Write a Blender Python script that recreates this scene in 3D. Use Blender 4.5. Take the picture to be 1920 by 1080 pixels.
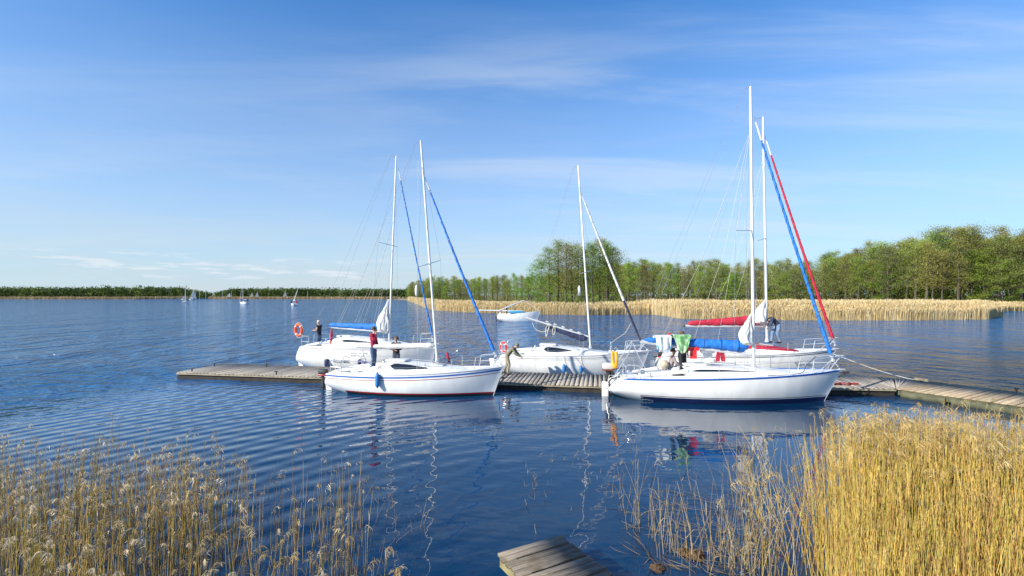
import bpy, math, random
import numpy as np
from mathutils import Vector, Matrix, noise as mnoise
R = math.radians
random.seed(7); rng = np.random.default_rng(7)
for o in list(bpy.data.objects): bpy.data.objects.remove(o)
scene = bpy.context.scene
col = scene.collection

# ------------------------------------------------------------ camera
F = 930.0      # focal length in photo pixels (1920 wide)
H = 4.06       # eye height above the water
cam = bpy.data.cameras.new('camera'); cam_o = bpy.data.objects.new('camera', cam); col.objects.link(cam_o)
cam_o.location = (0, 0, H); cam_o.rotation_euler = (R(90), 0, 0)
cam.sensor_width = 36; cam.lens = 36*F/1920; cam.shift_y = 13/1920
cam.clip_start = 0.1; cam.clip_end = 20000
scene.camera = cam_o

# ------------------------------------------------------------ light
SUN_EL, SUN_T = 29.0, 31.0            # sun low on the left, a little behind the camera
Ls = Vector((-math.cos(R(SUN_EL))*math.cos(R(SUN_T)), -math.cos(R(SUN_EL))*math.sin(R(SUN_T)), math.sin(R(SUN_EL))))
sun = bpy.data.lights.new('sun', 'SUN'); sun.energy = 4.9; sun.angle = R(0.5); sun.color = (1.0, 0.93, 0.80)
sun_o = bpy.data.objects.new('sun', sun); col.objects.link(sun_o)
sun_o.rotation_euler = Ls.to_track_quat('Z', 'Y').to_euler(); sun_o.location = (-20, -5, 30)

world = bpy.data.worlds.new('World'); scene.world = world; world.use_nodes = True
nt = world.node_tree; nt.nodes.clear()
N = nt.nodes.new; LK = nt.links.new
out = N('ShaderNodeOutputWorld'); bg = N('ShaderNodeBackground'); bg.inputs['Strength'].default_value = 0.135
sky = N('ShaderNodeTexSky'); sky.sky_type = 'NISHITA'; sky.sun_disc = False
sky.sun_elevation = R(SUN_EL); sky.sun_rotation = R(270 - SUN_T)
sky.air_density = 1.0; sky.dust_density = 0.3; sky.ozone_density = 3.0
hs = N('ShaderNodeHueSaturation'); hs.inputs['Saturation'].default_value = 1.0; hs.inputs['Value'].default_value = 1.0; hs.inputs['Hue'].default_value = .5
tintn = N('ShaderNodeVectorMath'); tintn.operation = 'MULTIPLY'; tintn.inputs[1].default_value = (.33, .72, 1.04); LK(sky.outputs[0], tintn.inputs[0]); LK(tintn.outputs[0], hs.inputs['Color'])
tc = N('ShaderNodeTexCoord'); sp = N('ShaderNodeSeparateXYZ'); LK(tc.outputs['Generated'], sp.inputs[0])
def wmath(op, a, b=None, c=None, clamp=False):
    n = N('ShaderNodeMath'); n.operation = op; n.use_clamp = clamp
    for i, v in enumerate((a, b, c)):
        if v is None: continue
        if isinstance(v, (int, float)): n.inputs[i].default_value = v
        else: LK(v, n.inputs[i])
    return n.outputs[0]
def wnoise(vec, scale, detail=6, rough=.55, dist=0.0):
    n = N('ShaderNodeTexNoise'); n.inputs['Scale'].default_value = scale; n.inputs['Detail'].default_value = detail
    n.inputs['Roughness'].default_value = rough; n.inputs['Distortion'].default_value = dist
    LK(vec, n.inputs['Vector']); return n.outputs['Fac']
def wramp(v, a, b):
    n = N('ShaderNodeMapRange'); n.interpolation_type = 'SMOOTHSTEP'; LK(v, n.inputs[0])
    n.inputs[1].default_value = a; n.inputs[2].default_value = b; return n.outputs[0]
zc = wmath('MAXIMUM', sp.outputs['Z'], 0.02)
zz = wmath('ADD', zc, 0.10)
ux = wmath('DIVIDE', sp.outputs['X'], zz); uy = wmath('DIVIDE', sp.outputs['Y'], zz)
cv = N('ShaderNodeCombineXYZ'); LK(ux, cv.inputs[0]); LK(uy, cv.inputs[1])
mp = N('ShaderNodeMapping'); mp.inputs['Rotation'].default_value = (0, 0, R(-34)); mp.inputs['Scale'].default_value = (0.42, 1.6, 1); mp.inputs['Location'].default_value = (3.7, 2.3, 0)
LK(cv.outputs[0], mp.inputs[0])
c1 = wnoise(mp.outputs[0], 1.1, 8, .58, .5)
mp2 = N('ShaderNodeMapping'); mp2.inputs['Rotation'].default_value = (0, 0, R(-20)); mp2.inputs['Scale'].default_value = (0.25, .5, 1); mp2.inputs['Location'].default_value = (1.9, 5.1, 0)
LK(cv.outputs[0], mp2.inputs[0])
c2 = wnoise(mp2.outputs[0], 0.7, 3, .5)
cir = wmath('MULTIPLY', wmath('MULTIPLY', wramp(c1, .42, .70), wramp(c2, .38, .60)), wmath('ADD', .35, wmath('MULTIPLY', wramp(sp.outputs['X'], -.45, .0), .65)))
# thin veil thickening towards the horizon
veil = wmath('POWER', wmath('SUBTRACT', 1.0, wmath('MULTIPLY', zc, 1.9, clamp=True), clamp=True), 1.4)
mp4 = N('ShaderNodeMapping'); mp4.inputs['Scale'].default_value = (1.5, 1.5, 13); LK(tc.outputs['Generated'], mp4.inputs[0])
c4 = wnoise(mp4.outputs[0], 1.6, 6, .6, .3)
veilm = wmath('MULTIPLY', veil, wmath('ADD', .84, wmath('MULTIPLY', wramp(c4, .36, .66), .16)))
# low row of small clouds just above the horizon, on the left
mp3 = N('ShaderNodeMapping'); mp3.inputs['Scale'].default_value = (4, 4, 34); LK(tc.outputs['Generated'], mp3.inputs[0])
c3 = wnoise(mp3.outputs[0], 3.0, 6, .6)
band = wmath('MULTIPLY', wramp(sp.outputs['Z'], .018, .035), wramp(sp.outputs['Z'], .078, .055))
left = wramp(sp.outputs['X'], -.1, -.35)
cum = wmath('MULTIPLY', wmath('MULTIPLY', wramp(c3, .50, .62), band), left)
mx0 = N('ShaderNodeMix'); mx0.data_type = 'RGBA'; LK(veilm, mx0.inputs[0]); LK(hs.outputs[0], mx0.inputs[6]); mx0.inputs[7].default_value = (3.05, 3.45, 3.80, 1)
tot = wmath('MAXIMUM', wmath('MULTIPLY', wmath('MULTIPLY', cir, wramp(sp.outputs['Z'], .56, .36)), .36), wmath('MULTIPLY', cum, .8))
mx = N('ShaderNodeMix'); mx.data_type = 'RGBA'; LK(tot, mx.inputs[0]); LK(mx0.outputs[2], mx.inputs[6]); mx.inputs[7].default_value = (3.7, 4.1, 4.5, 1)
LK(mx.outputs[2], bg.inputs['Color']); LK(bg.outputs[0], out.inputs[0])

scene.view_settings.view_transform = 'Standard'; scene.view_settings.look = 'None'
scene.view_settings.exposure = 0.64; scene.view_settings.gamma = 1.0
scene.render.engine = 'CYCLES'
scene.cycles.max_bounces = 6; scene.cycles.transparent_max_bounces = 6

# ------------------------------------------------------------ helpers
def at(px, py, D):
    """photo pixel + distance -> point in the world"""
    return Vector(((px-960)/F*D, D, H-(py-553)/F*D))
def atz(px, py, z):
    D = (H-z)*F/(py-553); return at(px, py, D)

MATS = {}
def mat(name, c, rough=.5, var=.12, vs=3.0, metal=0.0, bump=0.0, bs=30., coat=0.0, c2=None, spec=.5, stretch=None, trans=0.0, objrand=0.0):
    if name in MATS: return MATS[name]
    m = bpy.data.materials.new(name); m.use_nodes = True; t = m.node_tree
    b = t.nodes['Principled BSDF']; b.inputs['Roughness'].default_value = rough; b.inputs['Metallic'].default_value = metal
    b.inputs['Specular IOR Level'].default_value = spec; b.inputs['Coat Weight'].default_value = coat
    co = t.nodes.new('ShaderNodeTexCoord'); src = co.outputs['Object']
    if stretch:
        mm = t.nodes.new('ShaderNodeMapping'); mm.inputs['Scale'].default_value = stretch; t.links.new(src, mm.inputs[0]); src = mm.outputs[0]
    n = t.nodes.new('ShaderNodeTexNoise'); n.inputs['Scale'].default_value = vs; n.inputs['Detail'].default_value = 5
    t.links.new(src, n.inputs['Vector'])
    r = t.nodes.new('ShaderNodeValToRGB')
    if c2 is None:
        a = tuple(x*(1-var) for x in c); d = tuple(min(1, x*(1+var*.6)) for x in c)
    else: a, d = c, c2
    r.color_ramp.elements[0].position = .33; r.color_ramp.elements[1].position = .67
    r.color_ramp.elements[0].color = (*a, 1); r.color_ramp.elements[1].color = (*d, 1)
    t.links.new(n.outputs['Fac'], r.inputs[0]); outc = r.outputs[0]
    if objrand:
        oi = t.nodes.new('ShaderNodeObjectInfo'); h = t.nodes.new('ShaderNodeHueSaturation')
        m1 = t.nodes.new('ShaderNodeMapRange'); m1.inputs[3].default_value = .5-objrand*.030; m1.inputs[4].default_value = .5+objrand*.035
        m2 = t.nodes.new('ShaderNodeMapRange'); m2.inputs[3].default_value = 1-objrand*.3; m2.inputs[4].default_value = 1+objrand*.3
        t.links.new(oi.outputs['Random'], m1.inputs[0])
        fr = t.nodes.new('ShaderNodeMath'); fr.operation = 'FRACT'; mu = t.nodes.new('ShaderNodeMath'); mu.operation = 'MULTIPLY'; mu.inputs[1].default_value = 7.13
        t.links.new(oi.outputs['Random'], mu.inputs[0]); t.links.new(mu.outputs[0], fr.inputs[0]); t.links.new(fr.outputs[0], m2.inputs[0])
        t.links.new(m1.outputs[0], h.inputs['Hue']); t.links.new(m2.outputs[0], h.inputs['Value']); t.links.new(outc, h.inputs['Color']); outc = h.outputs[0]
    t.links.new(outc, b.inputs['Base Color'])
    if bump:
        n2 = t.nodes.new('ShaderNodeTexNoise'); n2.inputs['Scale'].default_value = bs; n2.inputs['Detail'].default_value = 4
        t.links.new(src, n2.inputs['Vector'])
        bp = t.nodes.new('ShaderNodeBump'); bp.inputs['Strength'].default_value = bump; bp.inputs['Distance'].default_value = .02
        t.links.new(n2.outputs['Fac'], bp.inputs['Height']); t.links.new(bp.outputs[0], b.inputs['Normal'])
    if trans:
        tr = t.nodes.new('ShaderNodeBsdfTranslucent'); t.links.new(outc, tr.inputs['Color'])
        ms = t.nodes.new('ShaderNodeMixShader'); ms.inputs[0].default_value = trans
        t.links.new(b.outputs[0], ms.inputs[1]); t.links.new(tr.outputs[0], ms.inputs[2])
        t.links.new(ms.outputs[0], t.nodes['Material Output'].inputs['Surface'])
    MATS[name] = m; return m

def tag(o, label=None, cat=None, group=None, kind=None):
    if label: o['label'] = label
    if cat: o['category'] = cat
    if group: o['group'] = group
    if kind: o['kind'] = kind
    return o
def empty(name, loc=(0, 0, 0), rz=0.0):
    o = bpy.data.objects.new(name, None); col.objects.link(o); o.location = loc; o.rotation_euler = (0, 0, rz)
    o.empty_display_size = .3; return o
def wm(o):
    m = Matrix.LocRotScale(o.location, o.rotation_euler, o.scale)
    return (wm(o.parent) @ m) if o.parent else m

class MB:
    def __init__(s): s.v = []; s.f = []
    def add(s, vs, fs):
        k = len(s.v); s.v += [Vector(v) for v in vs]; s.f += [tuple(i+k for i in f) for f in fs]; return s
    def box(s, c, size, rot=None, bev=0.0):
        x, y, z = (d/2 for d in size); c = Vector(c)
        if bev <= 0:
            vs = [Vector((a*x, b*y, d*z)) for d in (-1, 1) for b in (-1, 1) for a in (-1, 1)]
            fs = [(0, 2, 3, 1), (4, 5, 7, 6), (0, 1, 5, 4), (2, 6, 7, 3), (0, 4, 6, 2), (1, 3, 7, 5)]
        else:   # stacked rounded-rectangle rings
            vs = []; fs = []
            prof = [(-z, bev), (-z+bev*.3, bev*.3), (-z+bev, 0), (z-bev, 0), (z-bev*.3, bev*.3), (z, bev)]
            nr = 0
            for zz_, ins in prof:
                ring = []
                for cx_, cy_, a0 in ((1, 1, 0), (-1, 1, 90), (-1, -1, 180), (1, -1, 270)):
                    for da in (0, 45, 90):
                        a = R(a0+da); r_ = max(bev-ins*.7, bev*.2)
                        ring.append(Vector((cx_*(x-ins-r_)+r_*math.cos(a), cy_*(y-ins-r_)+r_*math.sin(a), zz_)))
                nr = len(ring); vs += ring
            for k in range(len(prof)-1):
                for i in range(nr): fs.append((k*nr+i, k*nr+(i+1) % nr, (k+1)*nr+(i+1) % nr, (k+1)*nr+i))
            fs.append(tuple(range(nr))[::-1]); fs.append(tuple(range((len(prof)-1)*nr, len(prof)*nr)))
        if rot is not None:
            m = rot if isinstance(rot, Matrix) else Matrix.Rotation(rot, 3, 'Z')
            vs = [m @ v for v in vs]
        return s.add([v+c for v in vs], fs)
    def path(s, pts, r, n=8, cap=True, sq=(1, 1), up=None):
        pts = [Vector(p) for p in pts]; m = len(pts)
        rs = r if isinstance(r, (list, tuple)) else [r]*m
        k0 = len(s.v); prev = None
        for i, p in enumerate(pts):
            d = (pts[min(i+1, m-1)]-pts[max(i-1, 0)]).normalized()
            if prev is None:
                ref = Vector(up) if up else (Vector((0, 0, 1)) if abs(d.z) < .9 else Vector((1, 0, 0)))
            else: ref = prev
            a = d.cross(ref)
            if a.length < 1e-6: a = d.cross(Vector((0, 1, .1)))
            a.normalize(); b = a.cross(d).normalized(); prev = b
            for k in range(n):
                t = 2*math.pi*k/n
                s.v.append(p+a*math.cos(t)*rs[i]*sq[0]+b*math.sin(t)*rs[i]*sq[1])
        for i in range(m-1):
            for k in range(n):
                s.f.append((k0+i*n+k, k0+i*n+(k+1) % n, k0+(i+1)*n+(k+1) % n, k0+(i+1)*n+k))
        if cap: s.f.append(tuple(k0+k for k in range(n))[::-1]); s.f.append(tuple(k0+(m-1)*n+k for k in range(n)))
        return s
    def tube(s, a, b, r0, r1=None, n=8, sq=(1, 1), up=None): return s.path([a, b], [r0, r0 if r1 is None else r1], n, True, sq, up)
    def grid(s, fn, nu, nv, wrap=False):
        k0 = len(s.v)
        for i in range(nu+1):
            for j in range(nv+(0 if wrap else 1)): s.v.append(Vector(fn(i/nu, j/nv)))
        w = nv if wrap else nv+1
        for i in range(nu):
            for j in range(nv):
                s.f.append((k0+i*w+j, k0+i*w+(j+1) % w, k0+(i+1)*w+(j+1) % w, k0+(i+1)*w+j))
        return s
    def ball(s, c, r, nu=10, nv=12, rot=None):
        c = Vector(c); r = Vector(r) if not isinstance(r, (int, float)) else Vector((r, r, r))
        def fn(u, v):
            a = math.pi*(.02+.96*u); b = 2*math.pi*v
            p = Vector((r.x*math.sin(a)*math.cos(b), r.y*math.sin(a)*math.sin(b), -r.z*math.cos(a)))
            if rot is not None: p = rot @ p
            return c+p
        return s.grid(fn, nu, nv, True)
    def torus(s, c, R0, r, axis, n=28, m=8, arc=1.0, sy=1.0, a0=0.0):
        q = Vector(axis).to_track_quat('Z', 'Y'); c = Vector(c)
        pts = [c+q @ Vector((R0*math.cos(a0+2*math.pi*arc*i/n), R0*sy*math.sin(a0+2*math.pi*arc*i/n), 0)) for i in range(n+1)]
        return s.path(pts, r, m)
    def build(s, name, m=None, parent=None, local=False, smooth=True, auto=40, thick=0.0):
        me = bpy.data.meshes.new(name)
        vs = s.v
        if parent is not None and not local:
            inv = wm(parent).inverted(); vs = [inv @ v for v in vs]
        me.from_pydata([tuple(v) for v in vs], [], s.f); me.validate(); me.update()
        import bmesh
        bm = bmesh.new(); bm.from_mesh(me); bmesh.ops.recalc_face_normals(bm, faces=bm.faces)
        if smooth:
            for f in bm.faces: f.smooth = True
            for e in bm.edges:
                if len(e.link_faces) == 2 and e.calc_face_angle(0) > R(auto): e.smooth = False
        bm.to_mesh(me); bm.free()
        o = bpy.data.objects.new(name, me); col.objects.link(o)
        if m: me.materials.append(m)
        if parent is not None: o.parent = parent
        if thick:
            md = o.modifiers.new('thickness', 'SOLIDIFY'); md.thickness = thick; md.offset = 0
        return o

def np_mesh(name, V, Q, m, colattr=None, tri=False):
    """V (n,3), Q (k,4) -> mesh object"""
    me = bpy.data.meshes.new(name); k = Q.shape[1]
    me.vertices.add(len(V)); me.vertices.foreach_set('co', V.astype(np.float32).ravel())
    me.loops.add(Q.size); me.loops.foreach_set('vertex_index', Q.astype(np.int32).ravel())
    me.polygons.add(len(Q)); me.polygons.foreach_set('loop_start', np.arange(0, Q.size, k, dtype=np.int32))
    me.polygons.foreach_set('loop_total', np.full(len(Q), k, dtype=np.int32))
    if colattr is not None:
        a = me.color_attributes.new('tint', 'FLOAT_COLOR', 'POINT'); a.data.foreach_set('color', colattr.astype(np.float32).ravel())
    me.update(calc_edges=True); me.materials.append(m)
    o = bpy.data.objects.new(name, me); col.objects.link(o); return o

def attr_mat(name, rough=.7, trans=.25, spec=.2, vs=1.5, var=.25):
    """material whose own colour comes from the per-stem 'tint' attribute (a stem's natural colour)"""
    m = bpy.data.materials.new(name); m.use_nodes = True; t = m.node_tree; b = t.nodes['Principled BSDF']
    a = t.nodes.new('ShaderNodeAttribute'); a.attribute_name = 'tint'
    co = t.nodes.new('ShaderNodeTexCoord'); n = t.nodes.new('ShaderNodeTexNoise'); n.inputs['Scale'].default_value = vs; n.inputs['Detail'].default_value = 3
    t.links.new(co.outputs['Object'], n.inputs['Vector'])
    mr = t.nodes.new('ShaderNodeMapRange'); mr.inputs[1].default_value = .3; mr.inputs[2].default_value = .7; mr.inputs[3].default_value = 1-var; mr.inputs[4].default_value = 1+var*.6
    t.links.new(n.outputs['Fac'], mr.inputs[0])
    mm = t.nodes.new('ShaderNodeVectorMath'); mm.operation = 'SCALE'; t.links.new(a.outputs['Color'], mm.inputs[0]); t.links.new(mr.outputs[0], mm.inputs['Scale'])
    t.links.new(mm.outputs[0], b.inputs['Base Color']); b.inputs['Roughness'].default_value = rough; b.inputs['Specular IOR Level'].default_value = spec
    if trans:
        tr = t.nodes.new('ShaderNodeBsdfTranslucent'); t.links.new(mm.outputs[0], tr.inputs['Color'])
        ms = t.nodes.new('ShaderNodeMixShader'); ms.inputs[0].default_value = trans
        t.links.new(b.outputs[0], ms.inputs[1]); t.links.new(tr.outputs[0], ms.inputs[2]); t.links.new(ms.outputs[0], t.nodes['Material Output'].inputs['Surface'])
    return m

# ------------------------------------------------------------ materials
M = dict(
 hull=mat('gelcoat_white', (.80, .80, .78), .22, .09, 2.2, coat=.3, stretch=(1, 1, .45)),
 deck=mat('deck_white', (.76, .75, .71), .5, .08, 4, bump=.05, bs=120),
 dgrey=mat('deck_grey', (.55, .56, .56), .6, .1, 5),
 roof=mat('roof_white', (.80, .79, .76), .35, .06, 3),
 window=mat('window_dark', (.015, .018, .022), .08, .2, 2, coat=.5),
 alu=mat('aluminium', (.70, .70, .70), .35, .06, 3, metal=.35),
 mastw=mat('mast_white', (.78, .77, .74), .35, .06, 2, metal=.1),
 steel=mat('steel', (.72, .73, .74), .25, .05, 8, metal=.6),
 wire=mat('wire', (.24, .26, .29), .6, .05, 8, spec=.2),
 rope=mat('rope', (.66, .62, .52), .8, .25, 25),
 roped=mat('rope_dark', (.05, .06, .10), .8, .2, 25),
 ropeb=mat('rope_violet', (.10, .08, .45), .8, .2, 25),
 sail=mat('sailcloth', (.78, .77, .73), .65, .12, 4, bump=.6, bs=9, trans=.15),
 blue=mat('canvas_blue', (.015, .17, .58), .7, .25, 5, bump=.6, bs=12),
 navy=mat('canvas_navy', (.018, .028, .075), .7, .25, 6, bump=.5, bs=14),
 red=mat('canvas_red', (.42, .015, .04), .7, .25, 5, bump=.5, bs=12),
 stripe_blue=mat('stripe_blue', (.03, .12, .42), .3, .08, 3),
 stripe_red=mat('stripe_red', (.34, .02, .025), .4, .15, 3),
 stripe_navy=mat('stripe_navy', (.012, .02, .09), .4, .15, 3),
 stripe_grey=mat('stripe_grey', (.20, .20, .22), .4, .15, 3),
 black=mat('black_paint', (.015, .015, .017), .4, .2, 6),
 rubber=mat('rubber', (.03, .03, .032), .6, .2, 8),
 fender=mat('fender_blue', (.03, .19, .48), .4, .1, 8),
 fendern=mat('fender_navy', (.02, .03, .10), .4, .1, 8),
 orange=mat('ring_orange', (.85, .09, .02), .55, .15, 8),
 ringred=mat('ring_red', (.70, .03, .03), .55, .15, 8),
 yellow=mat('ring_yellow', (.85, .36, .03), .6, .15, 8),
 skin=mat('skin', (.50, .28, .18), .5, .1, 12),
 hairb=mat('hair_brown', (.10, .055, .03), .8, .3, 30),
 hairg=mat('hair_grey', (.42, .38, .38), .8, .2, 30),
 green_t=mat('towel_green', (.12, .34, .12), .9, .2, 5, c2=(.52, .66, .44), bump=.5, bs=60),
 white_t=mat('towel_white', (.80, .82, .82), .9, .2, 7, c2=(.22, .52, .72), bump=.5, bs=60),
 algae=mat('algae', (.045, .05, .026), .8, .3, 3, c2=(.11, .11, .06), bump=.5, bs=10),
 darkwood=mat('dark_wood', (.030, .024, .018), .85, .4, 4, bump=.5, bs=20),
)
# white towel print: mostly white with pale blue marks
_r = M['white_t'].node_tree.nodes['Color Ramp'].color_ramp; _r.elements[0].position = .52; _r.elements[1].position = .60
_r = M['green_t'].node_tree.nodes['Color Ramp'].color_ramp; _r.elements[0].position = .40; _r.elements[1].position = .60

def wood_mat(name, c1, c2, c3):
    m = bpy.data.materials.new(name); m.use_nodes = True; t = m.node_tree; b = t.nodes['Principled BSDF']; b.inputs['Roughness'].default_value = .85
    b.inputs['Specular IOR Level'].default_value = .2
    a = t.nodes.new('ShaderNodeAttribute'); a.attribute_name = 'tint'   # (random per plank, along, across)
    s = t.nodes.new('ShaderNodeSeparateColor'); t.links.new(a.outputs['Color'], s.inputs[0])
    cb = t.nodes.new('ShaderNodeCombineXYZ'); t.links.new(s.outputs[1], cb.inputs[0])
    m1 = t.nodes.new('ShaderNodeMath'); m1.operation = 'MULTIPLY'; m1.inputs[1].default_value = 14; t.links.new(s.outputs[2], m1.inputs[0]); t.links.new(m1.outputs[0], cb.inputs[1])
    m2 = t.nodes.new('ShaderNodeMath'); m2.operation = 'MULTIPLY'; m2.inputs[1].default_value = 37; t.links.new(s.outputs[0], m2.inputs[0]); t.links.new(m2.outputs[0], cb.inputs[2])
    n = t.nodes.new('ShaderNodeTexNoise'); n.inputs['Scale'].default_value = 2.2; n.inputs['Detail'].default_value = 8; n.inputs['Roughness'].default_value = .65; t.links.new(cb.outputs[0], n.inputs['Vector'])
    r = t.nodes.new('ShaderNodeValToRGB'); r.color_ramp.elements[0].position = .32; r.color_ramp.elements[1].position = .70
    r.color_ramp.elements[0].color = (*c1, 1); r.color_ramp.elements[1].color = (*c2, 1); t.links.new(n.outputs['Fac'], r.inputs[0])
    # lichen / dirt blotches
    co = t.nodes.new('ShaderNodeTexCoord'); n2 = t.nodes.new('ShaderNodeTexNoise'); n2.inputs['Scale'].default_value = 3.5; n2.inputs['Detail'].default_value = 6; t.links.new(co.outputs['Object'], n2.inputs['Vector'])
    r2 = t.nodes.new('ShaderNodeMapRange'); r2.inputs[1].default_value = .50; r2.inputs[2].default_value = .72; t.links.new(n2.outputs['Fac'], r2.inputs[0])
    mx = t.nodes.new('ShaderNodeMix'); mx.data_type = 'RGBA'; t.links.new(r2.outputs[0], mx.inputs[0]); t.links.new(r.outputs[0], mx.inputs[6]); mx.inputs[7].default_value = (*c3, 1)
    hsv = t.nodes.new('ShaderNodeHueSaturation'); mr = t.nodes.new('ShaderNodeMapRange'); mr.inputs[3].default_value = .72; mr.inputs[4].default_value = 1.22
    t.links.new(s.outputs[0], mr.inputs[0]); t.links.new(mr.outputs[0], hsv.inputs['Value']); t.links.new(mx.outputs[2], hsv.inputs['Color']); t.links.new(hsv.outputs[0], b.inputs['Base Color'])
    bp = t.nodes.new('ShaderNodeBump'); bp.inputs['Strength'].default_value = .5; bp.inputs['Distance'].default_value = .01; t.links.new(n.outputs['Fac'], bp.inputs['Height']); t.links.new(bp.outputs[0], b.inputs['Normal'])
    return m
WOOD = wood_mat('weathered_planks', (.20, .165, .13), (.46, .42, .36), (.30, .27, .22))
WOOD2 = wood_mat('old_jetty_planks', (.085, .065, .048), (.33, .29, .235), (.12, .095, .06))
WOOD3 = wood_mat('warm_planks', (.24, .17, .10), (.48, .40, .29), (.34, .26, .16))

def planks(quads, z, th, m, name, parent, jitter=.004):
    """quads: list of 4 ground corners a,b,c,d (a-b one end, d-c other end; length runs a->d)"""
    V = []; Q = []; C = []
    for a, b, c, d in quads:
        k = len(V); rnd = random.random(); dz = random.uniform(-jitter, jitter)
        e1 = Vector((random.uniform(-1, 1)*jitter*4, random.uniform(-1, 1)*jitter*4))
        ln = (Vector(d)-Vector(a)).length
        for zz_ in (z-th+dz, z+dz):
            for p, al, ac in ((a, 0, 0), (b, 0, .15), (c, ln, .15), (d, ln, 0)):
                V.append((p[0]+e1.x, p[1]+e1.y, zz_)); C.append((rnd, al, ac, 1))
        Q += [(k+4, k+5, k+6, k+7), (k, k+3, k+2, k+1), (k, k+1, k+5, k+4), (k+1, k+2, k+6, k+5), (k+2, k+3, k+7, k+6), (k+3, k, k+4, k+7)]
    o = np_mesh(name, np.array(V), np.array(Q), m, np.array(C))
    # into the parent's frame
    inv = wm(parent).inverted(); o.data.transform(inv); o.parent = parent
    return o
# ------------------------------------------------------------ water
def water_material():
    m = bpy.data.materials.new('lake_water'); m.use_nodes = True; t = m.node_tree; b = t.nodes['Principled BSDF']
    b.inputs['Base Color'].default_value = (.001, .042, .118, 1); b.inputs['Roughness'].default_value = .03
    b.inputs['IOR'].default_value = 1.6
    g = t.nodes.new('ShaderNodeNewGeometry'); pos = g.outputs['Position']
    sx = t.nodes.new('ShaderNodeSeparateXYZ'); t.links.new(pos, sx.inputs[0])
    def mt(op, a, bb=None, clamp=False):
        n = t.nodes.new('ShaderNodeMath'); n.operation = op; n.use_clamp = clamp
        for i, v in enumerate((a, bb)):
            if v is None: continue
            if isinstance(v, (int, float)): n.inputs[i].default_value = v
            else: t.links.new(v, n.inputs[i])
        return n.outputs[0]
    def ns(scale, detail=3, rough=.5, dist=0., rot=0., st=(1, 1, 1), src=None):
        mp_ = t.nodes.new('ShaderNodeMapping'); mp_.inputs['Rotation'].default_value = (0, 0, R(rot)); mp_.inputs['Scale'].default_value = st
        t.links.new(src or pos, mp_.inputs[0]); n = t.nodes.new('ShaderNodeTexNoise'); n.inputs['Scale'].default_value = scale
        n.inputs['Detail'].default_value = detail; n.inputs['Roughness'].default_value = rough; n.inputs['Distortion'].default_value = dist
        t.links.new(mp_.outputs[0], n.inputs['Vector']); return n.outputs['Fac']
    def wv(cx, cy, scale, dist, kind='RINGS'):
        mp_ = t.nodes.new('ShaderNodeMapping'); mp_.inputs['Location'].default_value = (-cx, -cy, 0); t.links.new(pos, mp_.inputs[0])
        n = t.nodes.new('ShaderNodeTexWave'); n.wave_type = kind; n.rings_direction = 'Z' if kind == 'RINGS' else 'X'
        n.inputs['Scale'].default_value = scale; n.inputs['Distortion'].default_value = dist; n.inputs['Detail'].default_value = 2; n.inputs['Detail Scale'].default_value = .35
        t.links.new(mp_.outputs[0], n.inputs['Vector']); return n.outputs['Fac']
    def ramp(v, a, bb):
        n = t.nodes.new('ShaderNodeMapRange'); n.interpolation_type = 'SMOOTHSTEP'; t.links.new(v, n.inputs[0]); n.inputs[1].default_value = a; n.inputs[2].default_value = bb; return n.outputs[0]
    big = ns(.35, 2)                                    # breaks up the edges of the ruffled area
    # wind ripples beyond the pier (and round its open left end)
    q = mt('ADD', mt('ADD', sx.outputs['Y'], mt('MULTIPLY', sx.outputs['X'], .18)), mt('MULTIPLY', big, 3.0))
    windy = ramp(q, 20.5, 27.0)
    # blue of the reflected sky painted into the open lake's colour; near bay darker
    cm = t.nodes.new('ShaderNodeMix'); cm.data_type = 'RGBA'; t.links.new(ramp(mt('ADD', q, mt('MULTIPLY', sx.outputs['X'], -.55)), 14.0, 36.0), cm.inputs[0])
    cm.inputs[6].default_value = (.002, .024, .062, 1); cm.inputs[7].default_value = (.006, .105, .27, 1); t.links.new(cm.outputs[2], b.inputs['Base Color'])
    lq = ramp(mt('ADD', mt('MULTIPLY', sx.outputs['X'], -1), mt('MULTIPLY', sx.outputs['Y'], .22)), 17, 26)
    windy = mt('MAXIMUM', windy, mt('MULTIPLY', lq, .5))
    a = ns(2.6, 4, .62, .3, 12, (.7, 1.4, 1)); b2 = ns(.9, 4, .6, .2, -8, (.75, 1.25, 1)); b4 = ns(.13, 4, .65, .2, 3, (1.0, .55, 1)); b3 = ns(.42, 4, .62, .2, 5, (1.0, .8, 1))
    rip = mt('ADD', mt('MULTIPLY', a, .13), mt('ADD', mt('MULTIPLY', b2, .42), mt('ADD', mt('MULTIPLY', b3, .85), mt('MULTIPLY', b4, 2.2))))
    rip = mt('SUBTRACT', rip, 1.80)
    hw = mt('MULTIPLY', rip, mt('ADD', mt('MULTIPLY', windy, 1.6), .010))
    # long low ripples running in from the left, and rings over the calm middle
    w1 = wv(6.0, 2.0, .55, 2.2); w2 = wv(-7, 44, .36, 2.6); w3 = wv(3.5, 30, 1.35, 3.0)
    lft = ramp(mt('ADD', mt('MULTIPLY', sx.outputs['X'], -1), 0), -.5, 7.0)
    hc = mt('ADD', mt('MULTIPLY', mt('MULTIPLY', w1, .0062), mt('ADD', mt('MULTIPLY', lft, 1.8), .25)), mt('ADD', mt('MULTIPLY', mt('MULTIPLY', w2, .009), mt('ADD', .25, lft)), mt('MULTIPLY', w3, .0005)))
    n1 = ns(1.3, 2, .45, .4); n2 = ns(4.5, 2, .5, .3)
    calm = ramp(sx.outputs['X'], 7.5, 3.5)
    hc = mt('MULTIPLY', mt('ADD', hc, mt('ADD', mt('MULTIPLY', n1, .015), mt('MULTIPLY', n2, .0010))), mt('ADD', mt('MULTIPLY', calm, .8), .2))
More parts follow.
